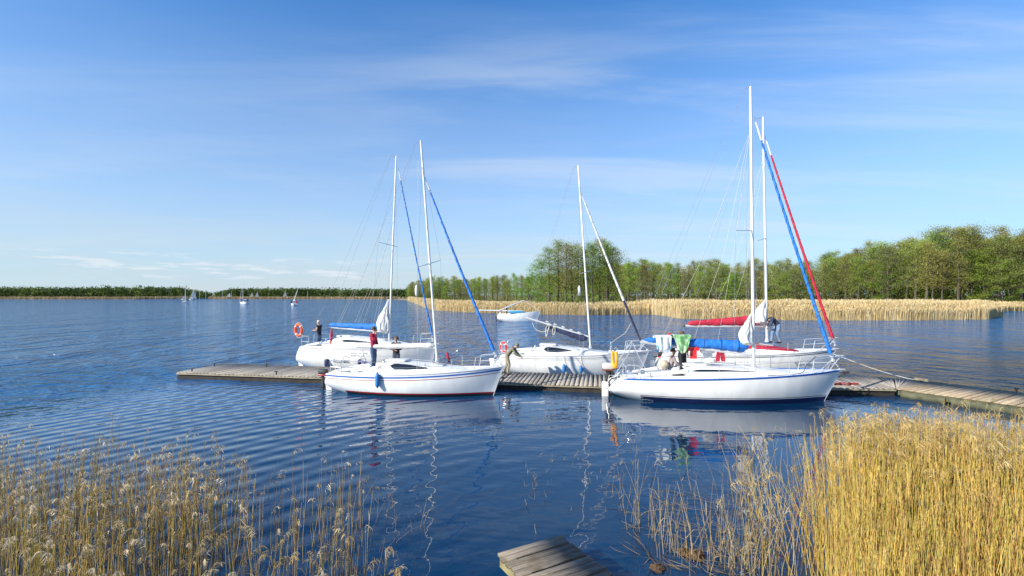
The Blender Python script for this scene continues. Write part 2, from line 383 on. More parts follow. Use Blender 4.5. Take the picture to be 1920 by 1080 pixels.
    t.links.new(mt('ADD', mt('MULTIPLY', windy, .08), .008), b.inputs['Roughness'])
    hh = mt('ADD', hw, mt('MULTIPLY', hc, mt('SUBTRACT', 1.0, mt('MULTIPLY', windy, .6))))
    bp = t.nodes.new('ShaderNodeBump'); bp.inputs['Strength'].default_value = 1.0; bp.inputs['Distance'].default_value = 1.0
    t.links.new(hh, bp.inputs['Height']); t.links.new(bp.outputs[0], b.inputs['Normal'])
    return m
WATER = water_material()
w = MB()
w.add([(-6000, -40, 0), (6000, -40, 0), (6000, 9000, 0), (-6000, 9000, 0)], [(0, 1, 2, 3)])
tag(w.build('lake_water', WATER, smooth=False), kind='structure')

# ------------------------------------------------------------ land
def shore(px, y):
    D = H*F/(y-553); return ((px-960)/F*D, D)
SH_L = [(-900, 480), shore(0, 561.2), shore(130, 561.4), shore(250, 561.2), shore(330, 560), shore(348, 558), shore(372, 557), shore(395, 560.5), shore(520, 561), shore(640, 561), shore(740, 561.5)]
SH_M = [shore(764, 563), shore(782, 570), shore(800, 578), shore(822, 583), shore(900, 586.5), shore(1000, 589), shore(1100, 591), shore(1170, 590), shore(1240, 590), shore(1274, 590)]
SH_R = [shore(1280, 598), shore(1400, 599.5), shore(1500, 600.5), shore(1700, 601), shore(1850, 599), shore(1866, 595), shore(1862, 585), shore(1920, 583), shore(2100, 583), (140, 110)]
poly = SH_L+SH_M+SH_R+[(900, 120), (4000, 4000), (-4000, 4000), (-900, 700)]
# gently rising sheet: water's edge, then flat ground
land = MB(); n = len(poly)
land.add([(x, y, -.05) for x, y in poly]+[(x, y+1.5, .22) for x, y in poly], [(i, (i+1) % n, n+(i+1) % n, n+i) for i in range(n)]+[tuple(range(n, 2*n))])
GROUND = mat('marsh_ground', (.20, .16, .08), .9, .3, .15, c2=(.34, .27, .14), bump=.4, bs=2, stretch=(1, 1, 1))
tag(land.build('ground', GROUND, smooth=False), kind='structure')

# ------------------------------------------------------------ reeds
STEM = attr_mat('reed_straw', .6, .30, .3, 2.0, .2)
def ribbons(P, W, C, sides=1):
    """P (n,k,3) centre lines, W (n,k) widths, C (n,3) colours -> V,Q,Col"""
    n, k, _ = P.shape
    if sides == 1:
        a = rng.uniform(0, math.pi, n); d = np.stack([np.cos(a), np.sin(a), np.zeros(n)], 1)
        off = [d, -d]
    else:
        a = rng.uniform(0, 2*math.pi, n); off = [np.stack([np.cos(a+i*2*math.pi/3), np.sin(a+i*2*math.pi/3), np.zeros(n)], 1) for i in range(3)]
    m = len(off)
    V = np.zeros((n, k, m, 3))
    for i, d in enumerate(off): V[:, :, i] = P+d[:, None, :]*W[:, :, None]*.5
    idx = np.arange(n*k*m).reshape(n, k, m)
    Q = []
    if m == 2: Q.append(np.stack([idx[:, :-1, 0], idx[:, :-1, 1], idx[:, 1:, 1], idx[:, 1:, 0]], -1).reshape(-1, 4))
    else:
        for i in range(3):
            j = (i+1) % 3; Q.append(np.stack([idx[:, :-1, i], idx[:, :-1, j], idx[:, 1:, j], idx[:, 1:, i]], -1).reshape(-1, 4))
    Cc = np.concatenate([np.repeat(C[:, None, :], k*m, 1).reshape(-1, 3), np.ones((n*k*m, 1))], 1)
    return V.reshape(-1, 3), np.concatenate(Q), Cc
def merge(parts):
    V = []; Q = []; C = []; k = 0
    for v, q, c in parts: V.append(v); Q.append(q+k); C.append(c); k += len(v)
    return np.concatenate(V), np.concatenate(Q), np.concatenate(C)
def pick(n, cols, sd=.12):
    c = np.array(cols)[rng.integers(0, len(cols), n)]
    return np.clip(c*(1+rng.normal(0, sd, (n, 1))), 0.01, 1)
def stems(B, h, lean, w, C, segs=6, z0=-.15, wob=.02):
    n = len(B); k = np.linspace(0, 1, segs)[None, :]
    P = np.zeros((n, segs, 3)); wb = rng.normal(0, wob, (n, 2))
    for i in range(2): P[:, :, i] = B[:, i:i+1]+lean[:, i:i+1]*h[:, None]*k**1.6+wb[:, i:i+1]*np.sin(k*5+B[:, i:i+1]*9)
    P[:, :, 2] = z0+(h[:, None]-z0)*k*np.sqrt(np.clip(1-(lean**2).sum(1), .2, 1))[:, None]
    W = w[:, None]*(1-.6*k)
    return P, ribbons(P, W, C, 3)
def plumes(T, D2, C, nb=16, L=.16, wd=.016):
    """T (n,3) stem tips, D2 (n,2) droop directions"""
    n = len(T); out_ = []
    s = rng.uniform(.6, 1.15, n)
    for j in range(nb):
        u = j/(nb-1)
        # along a drooping arc
        a = u*1.5
        base = T.copy(); base[:, :2] += D2*(np.sin(a)*.12*s)[:, None] if False else D2*((1-np.cos(a))*.13*s)[:, None]
        base[:, 2] += np.sin(a*1.25)*.12*s-.08
        r = rng.normal(0, 1, (n, 3))*.33
        dr = np.stack([D2[:, 0]*(.45+.5*u), D2[:, 1]*(.45+.5*u), np.full(n, .35-1.0*u)], 1)+r
        dr /= np.linalg.norm(dr, axis=1)[:, None]
        ln = (L*rng.uniform(.5, 1.1, n)*s*(1.05-.5*abs(u-.4)))[:, None]
        p = np.stack([base, base+dr*ln*.5, base+dr*ln+np.array([0, 0, -.25])*ln], 1)
        ww = np.stack([np.full(n, wd*.5), wd*s, np.full(n, wd*.25)], 1)
        out_.append(ribbons(p, ww, C*rng.uniform(.8, 1.15, (n, 1))))
    return merge(out_)
def leaves(P, cnt, C, Lr=(.15, .45), wd=.012, ho=1.0, vo=.55):
    n = len(P); i = rng.integers(0, n, cnt); k = rng.integers(1, P.shape[1]-1, cnt)
    b = P[i, k]; a = rng.uniform(0, 2*math.pi, cnt); L = rng.uniform(*Lr, cnt)
    d = np.stack([np.cos(a), np.sin(a), np.zeros(cnt)], 1); up = rng.uniform(.3, 1.3, cnt)[:, None]*np.array([[0, 0, 1.]])
    p = np.stack([b, b+(d*.35*ho+up*.5)*L[:, None]*.8, b+(d*ho+up*vo)*L[:, None]*.8], 1)
    ww = np.stack([np.full(cnt, wd), np.full(cnt, wd*.8), np.full(cnt, wd*.1)], 1)
    return ribbons(p, ww, C)

def px2x(px, D): return (px-960)/F*D

# --- left bed: thin cream-plumed reeds
def left_bed():
    B = []; hh = []; tries = 0
    def dens(px, D):
        if px < 250: d = 1.0
        elif px < 400: d = .9
        elif px < 470: d = .40
        elif px < 700: d = .24
        else: d = .0
        lim = 10.3 if px < 400 else 9.6
        if D > lim: return 0
        d *= min(1, (lim-D)/2.2+.12)
        if D < 5.6 and px > 250: d = .40 if px < 745 else 0
        if 480 < px < 540 and D > 6: d *= .5
        return d
    while len(B) < 1500:
        D = math.sqrt(random.uniform(4.0**2, 11.2**2)); px = random.uniform(-120, 760)
        if random.random() > dens(px+random.gauss(0, 12), D): continue
        x = px2x(px, D)
        if mnoise.noise(Vector((x*1.1, D*1.1, 0))) < -.22 and random.random() < .8: continue
        B.append((x, D)); hh.append(random.gauss(1.13, .20) if D > 5.6 else random.gauss(1.2, .13))
    B = np.array(B); h = np.clip(np.array(hh), .5, 1.75); n = len(B)
    lean = rng.normal(0, .05, (n, 2))+np.array([.035, -.01])
    C = pick(n, [(.42, .29, .09), (.52, .37, .12), (.34, .24, .08), (.58, .42, .15), (.44, .37, .07)])
    P, st = stems(B, h, lean, rng.uniform(.008, .013, n), C)
    sel = rng.random(n) < np.where(B[:, 1] < 5.8, np.where(B[:, 0]/B[:, 1]*F+960 < 300, .22, .45), .62)
    T = P[sel, -1]; a = rng.normal(-.15, .75, len(T)); D2 = np.stack([np.cos(a), np.sin(a)], 1)
    flip = rng.random(len(T)) < .22; D2[flip] *= -1
    near = T[:, 1] < 6.3
    cp = pick(len(T), [(.64, .50, .30), (.70, .58, .38), (.56, .42, .22), (.48, .34, .15)], .1)
    parts = [st, plumes(T[near], D2[near], cp[near], 34, .075, .008), plumes(T[~near], D2[~near], cp[~near], 12, .085, .013)]
    parts.append(leaves(P, 1500, pick(1500, [(.42, .30, .12), (.50, .40, .2), (.3, .2, .08)]), (.12, .35), .010))
    # broken bare stalks, leaning and fallen
    k = 230; D = rng.uniform(5, 10.5, k); px = rng.uniform(-50, 740, k)
    Bb = np.stack([(px-960)/F*D, D], 1); ll = rng.normal(0, .42, (k, 2)); ll = np.clip(ll, -.8, .8)
    _, s2 = stems(Bb, rng.uniform(.3, 1.0, k), ll, rng.uniform(.006, .010, k), pick(k, [(.42, .32, .16), (.28, .19, .09)]), 4)
    parts.append(s2)
    V, Q, C = merge(parts)
    tag(np_mesh('reed_bed', V, Q, STEM, C), 'thin dry reeds with curved cream plumes standing in the water at the lower left', 'reeds', kind='stuff')
left_bed()

# --- right bed: dense golden block
def right_bed():
    B = []
    while len(B) < 6500:
        D = math.sqrt(random.uniform(4.2**2, 9.8**2)); e = 1528+max(0, 6.2-D)*16+24*math.sin(D*2.3)+30*mnoise.noise(Vector((D*1.3, 0, 4)))
        px = random.uniform(e, 2080)
        if random.random() > (px-e)/90+.05: continue
        if D > 7.7 and random.random() < (D-7.7)*.46: continue
        if px > 1800 and D > 8.4 and random.random() < .45: continue
        B.append((px2x(px, D), D))
    nb_ = len(B)
    while len(B) < nb_+90:       # thinning edge to the left of the block
        D = random.uniform(6.6, 9.6); px = random.triangular(1370, 1550, 1550)
        B.append((px2x(px, D), D))
    B = np.array(B); n = len(B)
    h = rng.normal(1.90, .15, n); ed = np.arange(n) >= nb_; h[ed] = rng.normal(1.45, .28, ed.sum())
    h *= 1-.18*np.clip((7.0-B[:, 1])/3, 0, 1)-.07*np.clip(B[:, 1]-7.8, 0, 1)
    low = rng.random(n) < np.interp(B[:, 1], [6, 8.5], [.55, .2]); h[low] *= rng.uniform(.45, .92, low.sum())
    lean = rng.normal(0, .055, (n, 2)); 
    lean[ed] += np.stack([rng.normal(-.12, .12, ed.sum()), rng.normal(0, .06, ed.sum())], 1)
    pxs = B[:, 0]/B[:, 1]*F+960
    fr = np.clip((1600-pxs)/120, 0, 1)*(rng.random(n) < .30); lean[:, 0] -= fr*.28
    C = pick(n, [(.74, .52, .13), (.82, .62, .19), (.64, .44, .10), (.78, .56, .14), (.56, .48, .10), (.74, .58, .22), (.60, .34, .12)])
    P, st = stems(B, h, lean, rng.uniform(.008, .0135, n), C)
    pp = np.interp(B[:, 1], [5.2, 6.0, 8.0, 9.0], [.0, .05, .30, .62]); pp[ed] = .35
    sel = (rng.random(n) < pp) & ~(low & (rng.random(n) < .8))
    T = P[sel, -1]; a = rng.normal(.1, .8, len(T)); D2 = np.stack([np.cos(a), np.sin(a)], 1)
    cp = pick(len(T), [(.68, .49, .20), (.74, .55, .25), (.60, .42, .15), (.64, .50, .26)], .1)
    parts = [st, plumes(T, D2, cp, 18, .13, .009)]
    parts.append(leaves(P, 9000, pick(9000, [(.76, .54, .14), (.82, .62, .19), (.64, .47, .10), (.48, .46, .10), (.38, .43, .09)]), (.10, .32), .009, .16, .95))
    V, Q, C = merge(parts)
    tag(np_mesh('reed_bed', V, Q, STEM, C), 'dense golden dry reeds filling the lower right beside the bent pier', 'reeds', kind='stuff')
    # short clumps of broken stalks in open water between the block and the jetty
    Bs = []; hs_ = []; ls = []
    for cx, cy, cn, ch, sp_ in ((a0, a1, max(1, int(a2*.52)), a3*.92, a4) for a0, a1, a2, a3, a4 in ((1195, 980, 24, 1.15, .16), (1232, 1010, 20, .95, .12), (1270, 1040, 30, .9, .2), (1330, 1052, 55, .95, .28), (1378, 1050, 45, .9, .25),
                               (1420, 1075, 45, 1.0, .25), (1465, 1075, 60, 1.1, .3), (1295, 930, 6, .8, .2), (1405, 905, 34, 1.1, .16), (1395, 925, 22, .9, .12), (1360, 945, 14, .9, .2), (1170, 930, 6, .6, .3), (1015, 1000, 1, .2, .1), (775, 1000, 8, .5, .12), (720, 985, 4, .5, .15))):
        p = atz(cx, cy, 0)
        for _ in range(cn):
            Bs.append((p.x+random.gauss(0, sp_), p.y+random.gauss(0, sp_*.9))); hs_.append(max(.15, random.gauss(ch, ch*.25)))
            ls.append((random.gauss(0, .16), random.gauss(0, .12)))
    for _ in range(60):
        p = atz(random.uniform(960, 1290), random.uniform(850, 960), 0); Bs.append((p.x, p.y)); hs_.append(random.uniform(.05, .16)); ls.append((0, 0))
    k = len(Bs); Bs = np.array(Bs); hs_ = np.array(hs_); ls = np.clip(np.array(ls), -.8, .8)
    P2, s2 = stems(Bs, hs_, ls, rng.uniform(.007, .012, k), pick(k, [(.55, .44, .24), (.62, .52, .30), (.42, .30, .14), (.5, .36, .15)]), 5)
    sel = (hs_ > .85) & (rng.random(k) < .15); T = P2[sel, -1]; a = rng.normal(0, .7, len(T)); D2 = np.stack([np.cos(a), np.sin(a)], 1)
    parts = [s2, plumes(T, D2, pick(len(T), [(.6, .48, .3)]), 16, .13, .009), leaves(P2, 260, pick(260, [(.55, .44, .24), (.4, .28, .12)]), (.15, .4), .011)]
    # fallen stalks lying on the surface
    m_ = 150; c0 = []
    for _ in range(m_):
        p = atz(random.triangular(1150, 1480, 1290), random.uniform(880, 1075), 0); c0.append((p.x, p.y, random.uniform(.005, .05)))
    c0 = np.array(c0); a = rng.normal(-.75, .55, m_); L = rng.uniform(.25, .9, m_)
    dv = np.stack([np.cos(a), np.sin(a), rng.normal(.0, .08, m_)], 1)*L[:, None]
    cv_ = np.stack([-dv[:, 1], dv[:, 0], np.zeros(m_)], 1)*rng.normal(0, .12, m_)[:, None]
    P3 = np.stack([c0-dv*.5, c0-dv*.17+cv_, c0+dv*.17+cv_, c0+dv*.5], 1); P3[:, :, 2] = np.maximum(P3[:, :, 2], .006)
    parts.append(ribbons(P3, np.full((m_, 4), .009), pick(m_, [(.42, .28, .13), (.30, .19, .09), (.5, .38, .2)]), 3))
    V, Q, C = merge(parts)
    tag(np_mesh('broken_reeds', V, Q, STEM, C), 'short broken reed stalks and floating fallen stems right of the small jetty', 'reeds', kind='stuff')
    # brown root tufts at the waterline
    TU = mat('root_tuft', (.10, .06, .03), .95, .3, 9, bump=.8, bs=25)
    for i, (px, py, r_) in enumerate(((1283, 1037, .10), (1305, 1043, .13), (1233, 1067, .10))):
        p = atz(px, py, 0); b_ = MB()
        def fn(u, v, p=p, r_=r_):
            aa = math.pi*u; bb = 2*math.pi*v; q = Vector((math.sin(aa)*math.cos(bb), math.sin(aa)*math.sin(bb), -math.cos(aa)*.6))
            return p+q*r_*(1+.5*mnoise.noise(q*3+p*5)+.25*mnoise.noise(q*9+p*5))
        b_.grid(fn, 18, 24, True)
        tag(b_.build('root_tuft', TU), ('brown reed root tuft in the water, leftmost of the close pair', 'largest brown reed root tuft, right of the close pair', 'brown reed root tuft alone nearest the bottom edge')[i], 'tuft', 'reed root tufts at the waterline')
right_bed()

# --- far reed banks
def far_bank(lines, depth, h, n, w, label, cols, name='reed_bank', front=.55):
    seg = []; tot = 0
    for (x0, y0), (x1, y1) in zip(lines[:-1], lines[1:]):
        L = abs(x1-x0)+.5*abs(y1-y0)+.1; seg.append((x0, y0, x1, y1, L)); tot += L
    pr = np.array([s_[4] for s_ in seg])/tot; idx = rng.choice(len(seg), n, p=pr); u = rng.random(n)
    S = np.array(seg)[idx]
    dp = np.where(rng.random(n) < front, rng.random(n)**1.5*depth*.2, rng.random(n)*depth)
    X = S[:, 0]+(S[:, 2]-S[:, 0])*u+rng.normal(0, .15, n); Y = S[:, 1]+(S[:, 3]-S[:, 1])*u+dp
    nz = np.array([mnoise.noise(Vector((x*.16, y*.16, 0))) for x, y in zip(X, Y)])
    nz2 = np.array([mnoise.noise(Vector((x*.05+9, y*.05, 3))) for x, y in zip(X, Y)])
    nz3 = np.array([mnoise.noise(Vector((x*.7, y*.7, 5))) for x, y in zip(X, Y)])
    hh = h*(1+.16*nz+.12*nz2+.09*nz3)*rng.uniform(.72, 1.08, n)*(.62+.38*np.clip(dp/1.8, 0, 1))
    k = np.linspace(0, 1, 3)[None, :]; P = np.zeros((n, 3, 3)); ln = rng.normal(.02, .05, (n, 2))
    P[:, :, 0] = X[:, None]+ln[:, :1]*hh[:, None]*k**1.5; P[:, :, 1] = Y[:, None]+ln[:, 1:]*hh[:, None]*k**1.5; P[:, :, 2] = hh[:, None]*k
    W = w*rng.uniform(.6, 1.3, n)[:, None]*np.array([[.55, .8, 1.0]])
    C = pick(n, cols, .14)*(1+.25*nz2[:, None])
    V, Q, Cc = ribbons(P, W, np.clip(C, 0, 1))
    tag(np_mesh(name, V, Q, STEM, Cc), label, 'reeds', kind='stuff')
RC = [(.66, .51, .26), (.72, .58, .32), (.62, .47, .22), (.76, .64, .40)]
far_bank(SH_M, 16, 2.5, 80000, .060, 'straw coloured reed bank below the clump of tall trees', RC)
far_bank(SH_R[:6]+[shore(1880, 594)], 30, 2.85, 115000, .050, 'thick straw coloured reed bank in front of the forest on the right', RC)
far_bank(SH_R[5:9], 9, 2.4, 12000, .09, 'distant reed strip at the right edge beyond the bank', RC)
far_bank(SH_L, 60, 2.4, 30000, .45, 'thin brown strip of reeds along the far left shore', [(.34, .25, .14), (.42, .32, .18), (.28, .22, .11)])

# ------------------------------------------------------------ trees
BARK = mat('bark', (.085, .070, .055), .9, .3, 2, bump=.5, bs=6, objrand=.5)
def leaf_mat(name, c, c2):
    return mat(name, c, .65, .3, .35, c2=c2, trans=.35, spec=.25, objrand=1.0)
LEAF = [leaf_mat('leaves_spring', (.20, .26, .03), (.36, .43, .07)), leaf_mat('leaves_olive', (.21, .225, .045), (.36, .36, .10)), leaf_mat('leaves_green', (.16, .24, .025), (.30, .42, .06))]
def leafcloud(cent, sig, nper, size, squash=.7):
    c = np.repeat(np.array(cent), nper, 0); s = np.repeat(np.array(sig), nper)[:, None]
    p = c+rng.normal(0, 1, c.shape)*s*np.array([1, 1, squash]); n = len(p)
    a = rng.normal(0, 1, (n, 3)); a /= np.linalg.norm(a, axis=1)[:, None]; b = np.cross(a, rng.normal(0, 1, (n, 3))); b /= np.linalg.norm(b, axis=1)[:, None]
    sz = (size*rng.uniform(.55, 1.25, n))[:, None]
    V = np.stack([p-a*sz*.5, p+b*sz*.32, p+a*sz*.5, p-b*sz*.32], 1).reshape(-1, 3)
    return V, np.arange(n*4).reshape(n, 4)
def tree_proto(seed, h, spread, c0, nl, size, lm, nlimb=22):
    rd = random.Random(seed); tr = MB(); pts = []; x = y = 0
    for i in range(9):
        k = i/8; pts.append((x, y, h*.97*k)); x += rd.gauss(0, .014)*h*.5; y += rd.gauss(0, .014)*h*.5
    tr.path([Vector(p)-Vector((0, 0, .3 if i == 0 else 0)) for i, p in enumerate(pts)], [max(.02, .017*h*(1-.9*(i/8))) for i in range(9)], 7)
    cent = []; sig = []
    for i in range(nlimb):
        k = c0+(1-c0)*((i+rd.random()*.7)/nlimb)**.9*.98; kk = min(k*8/ .97, 7.99)
        a, b = Vector(pts[int(kk)]), Vector(pts[min(8, int(kk)+1)]); p0 = a.lerp(b, kk-int(kk))
        q = (k-c0)/(1-c0); r_ = spread*(math.sin(math.pi*min(1, .22+.74*q))**.7)*rd.uniform(.55, 1.15)
        ang = i*2.4+rd.uniform(-.5, .5); up = rd.uniform(.25, .75)*r_
        p1 = p0+Vector((math.cos(ang)*r_*.5, math.sin(ang)*r_*.5, up*.65)); p2 = p0+Vector((math.cos(ang)*r_, math.sin(ang)*r_, up))
        tr.path([p0, p1, p2], [.0055*h*(1-q*.6), .0035*h*(1-q*.6), .0012*h], 5)
        for s_ in range(5):
            u = rd.uniform(.15, 1.05); e = p0.lerp(p2, u)+Vector((rd.gauss(0, 1), rd.gauss(0, 1), rd.gauss(.3, .7)))*r_*.28
            tr.tube(p0.lerp(p2, u*.8), e, .0016*h, .0006*h, 4); cent.append(e); sig.append(rd.uniform(.45, 1.0)*.045*h)
    V, Q = leafcloud(cent, sig, max(4, nl//len(cent)), size)
    r = empty('tree'); t = tr.build('trunk', BARK, r, local=True)
    c = np_mesh('crown', V, Q, lm); c.parent = r
    return r
PROTO = [tree_proto(11, 16, 3.3, .26, 6500, .20, LEAF[0], 30), tree_proto(12, 17, 2.6, .34, 5200, .19, LEAF[1], 30), tree_proto(13, 15, 3.6, .22, 6500, .20, LEAF[1], 30),
         tree_proto(14, 16, 2.4, .30, 4500, .19, LEAF[1], 28), tree_proto(15, 12, 3.2, .10, 6500, .20, LEAF[2], 30), tree_proto(16, 17, 3.0, .30, 5600, .20, LEAF[0], 30)]
used = set()
def place_tree(pi, x, y, s, rz, label, group, z=.15, sz=None):
    src = PROTO[pi]; used.add(pi)
    r = src.copy(); col.objects.link(r); r.location = (x, y, z); r.rotation_euler = (0, 0, rz); r.scale = (s, s, sz or s)
    for ch in src.children:
        c = ch.copy(); col.objects.link(c); c.parent = r
    return tag(r, label, 'tree', group)
# the clump of tall trees behind the reeds
for i, (px, D, top, pi) in enumerate(((1012, 116, 488, 4), (1030, 114, 462, 0), (1046, 117, 449, 5), (1060, 112, 452, 1), (1073, 118, 456, 0), (1086, 114, 458, 3), (1097, 117, 462, 5),
                                      (1110, 113, 455, 0), (1124, 116, 446, 2), (1138, 112, 452, 5), (1150, 115, 462, 2), (1140, 119, 466, 0))):
    p = at(px, top, D); hp = (16, 17, 15, 16, 12, 17)[pi]; s = (p.z-.1)/hp/1.03
    lab = {0: 'low leafy tree at the left end of the clump in the reeds', 8: 'tallest tree right of the middle mast in the reed clump', 10: 'broad dark tree at the right end of the clump in the reeds'}.get(i, 'thin trunked spring tree, %s from the left in the clump standing in the reeds' % ('', 'second', 'third', 'fourth', 'fifth', 'sixth', 'seventh', 'eighth', 'ninth', 'tenth', '', 'eleventh')[i])
    place_tree(pi, p.x, D, s*1.0, i*1.3, lab, 'clump of tall trees in the reeds', sz=s)
# forest edge: three rows of trees along a line that recedes to the left
EDGE = [(2120, 134, 425), (1920, 134, 430), (1790, 133, 429), (1740, 134, 431), (1690, 138, 448), (1600, 146, 470), (1500, 155, 484), (1400, 168, 489), (1300, 185, 491), (1180, 200, 489), (1100, 235, 500), (1000, 285, 516), (900, 330, 519), (835, 350, 520), (800, 360, 521), (765, 380, 531)]
def edge_at(u):
    k = u*(len(EDGE)-1); i = min(int(k), len(EDGE)-2); f = k-i
    return [EDGE[i][j]*(1-f)+EDGE[i+1][j]*f for j in range(3)]
EP = [(px2x(e[0], e[1]), e[1]) for e in EDGE]
cum_ = [0]
for a_, b_ in zip(EP[:-1], EP[1:]): cum_.append(cum_[-1]+math.hypot(a_[0]-b_[0], a_[1]-b_[1]))
def edge_len(s):
    for i in range(len(EP)-1):
        if s <= cum_[i+1] or i == len(EP)-2:
            f = (s-cum_[i])/(cum_[i+1]-cum_[i]); return [EDGE[i][j]*(1-f)+EDGE[i+1][j]*f for j in range(3)], i
rdm = random.Random(5); TOT = cum_[-1]; cnt = 0; s = 0.0
while s < TOT and cnt < 96:
    (px, D, top), i = edge_len(s)
    for row in range(3):
        dd = row*4.5+rdm.uniform(-1.5, 1.5); pxx = px+rdm.uniform(-1, 1)*2.2/D*F*.5; DD = D+dd
        hz_ = H-(top-553)/F*DD; k = rdm.uniform(.84, 1.05) if row else rdm.uniform(.68, 1.0)
        if rdm.random() < .10: k *= 1.05
        pi = rdm.choice((0, 1, 1, 2, 3, 5, 2)) if D < 260 else rdm.choice((0, 5, 4, 0, 2, 1))
        if row == 0 and rdm.random() < .16: pi = 4; k *= .72
        hp = (16, 17, 15, 16, 12, 17)[pi]; sc = hz_*k/hp/1.02
        place_tree(pi, px2x(pxx, DD), DD, sc*rdm.uniform(.95, 1.25), rdm.uniform(0, 6.28), *(('tall spring tree in the high forest at the right edge', 'trees of the high forest at the right edge') if pxx > 1560 else ('slender spring tree in the lower forest between the clump and the high right wood', 'trees of the forest right of the clump') if pxx > 1100 else ('pale green tree in the distant forest left of the tall clump', 'trees of the distant forest left of the clump')), sz=sc)
    cnt += 1; s += max(2.2, TOT/96*(.62 if D < 150 else (.85 if D < 220 else 1.6)))
print('forest rows', cnt, s, TOT)
for r in PROTO:
    for c in list(r.children): bpy.data.objects.remove(c)
    bpy.data.objects.remove(r)
# understorey and the deep wood behind the edge trees
def undergrowth():
    cent = []; sig = []
    for _ in range(19000):
        px, D, top = edge_at(random.random()); dd = random.uniform(1, 17); DD = D+dd
        hz_ = H-(top-553)/F*DD
        hgt = random.random()**1.7*min(6.5, hz_*.5) if dd < 9 else random.random()**1.1*hz_*.70
        cent.append((px2x(px, DD), DD, .3+hgt)); sig.append(random.uniform(.5, 1.1))
    V, Q = leafcloud(cent, sig, 12, .42)
    tag(np_mesh('undergrowth', V, Q, mat('leaves_under', (.10, .14, .022), .7, .3, .25, c2=(.23, .28, .05), trans=.3, spec=.2)), 'green bushes and deep wood filling the gaps between the forest trunks', 'undergrowth', kind='stuff')
    # bushes at the foot of the clump
    cent = []; sig = []
    for _ in range(150):
        D = random.uniform(108, 120); px = random.uniform(1035, 1165); cent.append((px2x(px, D), D, random.random()**1.6*4.2+.4)); sig.append(random.uniform(.35, .8))
    V, Q = leafcloud(cent, sig, 22, .34)
    tag(np_mesh('undergrowth', V, Q, mat('leaves_clump', (.12, .18, .02), .7, .3, .4, c2=(.22, .32, .05), trans=.3, spec=.2)), 'bright green bushes under the clump of tall trees', 'undergrowth', kind='stuff')
undergrowth()
def far_wood(name, label, spans):
    cent = []; sig = []
    for (p0, p1, D0, top0, top1, n_) in spans:
        for _ in range(n_):
            u = random.random(); px = p0+(p1-p0)*u; D = D0+random.uniform(0, 22); x = px2x(px, D)
            hh = (H-((top0+(top1-top0)*u)-553)/F*D)*(1+.09*mnoise.noise(Vector((x*.07, 0, 0)))+random.uniform(-.1, .04))
            for q in range(5): cent.append((x+random.gauss(0, 1), D, hh*(1-.93*(q/5+random.random()*.2)))); sig.append(random.uniform(1.2, 2.0))
    V, Q = leafcloud(cent, sig, 7, 1.9)
    tag(np_mesh(name, V, Q, mat('leaves_far', (.06, .10, .028), .8, .3, .03, c2=(.13, .18, .045), trans=.2, spec=.15)), label, 'woods', kind='stuff')
far_wood('distant_woods', 'low dark line of woods on the far left shore', [(-120, 340, 560, 541, 540, 900), (330, 392, 560, 540, 551, 130)])
far_wood('distant_woods', 'low line of woods right of the gap in the far shore', [(404, 440, 600, 549, 543, 80), (436, 640, 600, 542, 543, 500), (640, 780, 560, 544, 544, 350)])
# ------------------------------------------------------------ pier
PIER_Z = .30
def lerp2(a, b, t): return (a[0]+(b[0]-a[0])*t, a[1]+(b[1]-a[1])*t)
def pier_segment(root, na, nb, fb, fa, pitch=.195, m=WOOD, ends=True):
    """near edge na->nb, far edge fa->fb; planks run from near to far"""
    L = math.hypot(nb[0]-na[0], nb[1]-na[1]); n = max(1, int(L/pitch)); g = .085
    qs = []
    for i in range(n):
        a = (i+g)/n; b = (i+1-g)/n
        qs.append((lerp2(na, nb, a), lerp2(na, nb, b), lerp2(fa, fb, b), lerp2(fa, fb, a)))
    o = planks(qs, PIER_Z, .035, m, 'decking', root)
    return o
def beam(root, pts, z0, z1, w, m, name):
    b = MB()
    for p, q in zip(pts[:-1], pts[1:]):
        d = Vector((q[0]-p[0], q[1]-p[1], 0)); L = d.length; d.normalize(); c = Vector(((p[0]+q[0])/2, (p[1]+q[1])/2, (z0+z1)/2))
        b.box(c, (L, w, z1-z0), math.atan2(d.y, d.x))
    return b.build(name, m, root, smooth=False)
NA, NB = (-16.3, 24.1), (4.9, 20.27); NRM = (.178, .984); PW = 3.05
FA, FB = (NA[0]+NRM[0]*PW, NA[1]+NRM[1]*PW), (NB[0]+NRM[0]*PW, NB[1]+NRM[1]*PW)
pier = empty('pier', ((NA[0]+NB[0])/2, (NA[1]+NB[1])/2, 0)); bpy.context.view_layer.update()
tag(pier, 'long low grey plank pier with boats moored on both sides, bending away at the right', 'pier')
pier_segment(pier, NA, NB, FB, FA)
P1, P2 = (5.0, 20.75), (15.40, 19.90); Q1, Q2 = (5.3, 23.9), (15.75, 22.85)
pier_segment(pier, P1, P2, Q2, Q1)
P3 = (P2[0]+.51*9, P2[1]-.86*9); W2 = 3.3; Q0 = (P2[0]+.86*W2, P2[1]+.51*W2); Q3 = (Q0[0]+.51*9, Q0[1]-.86*9)
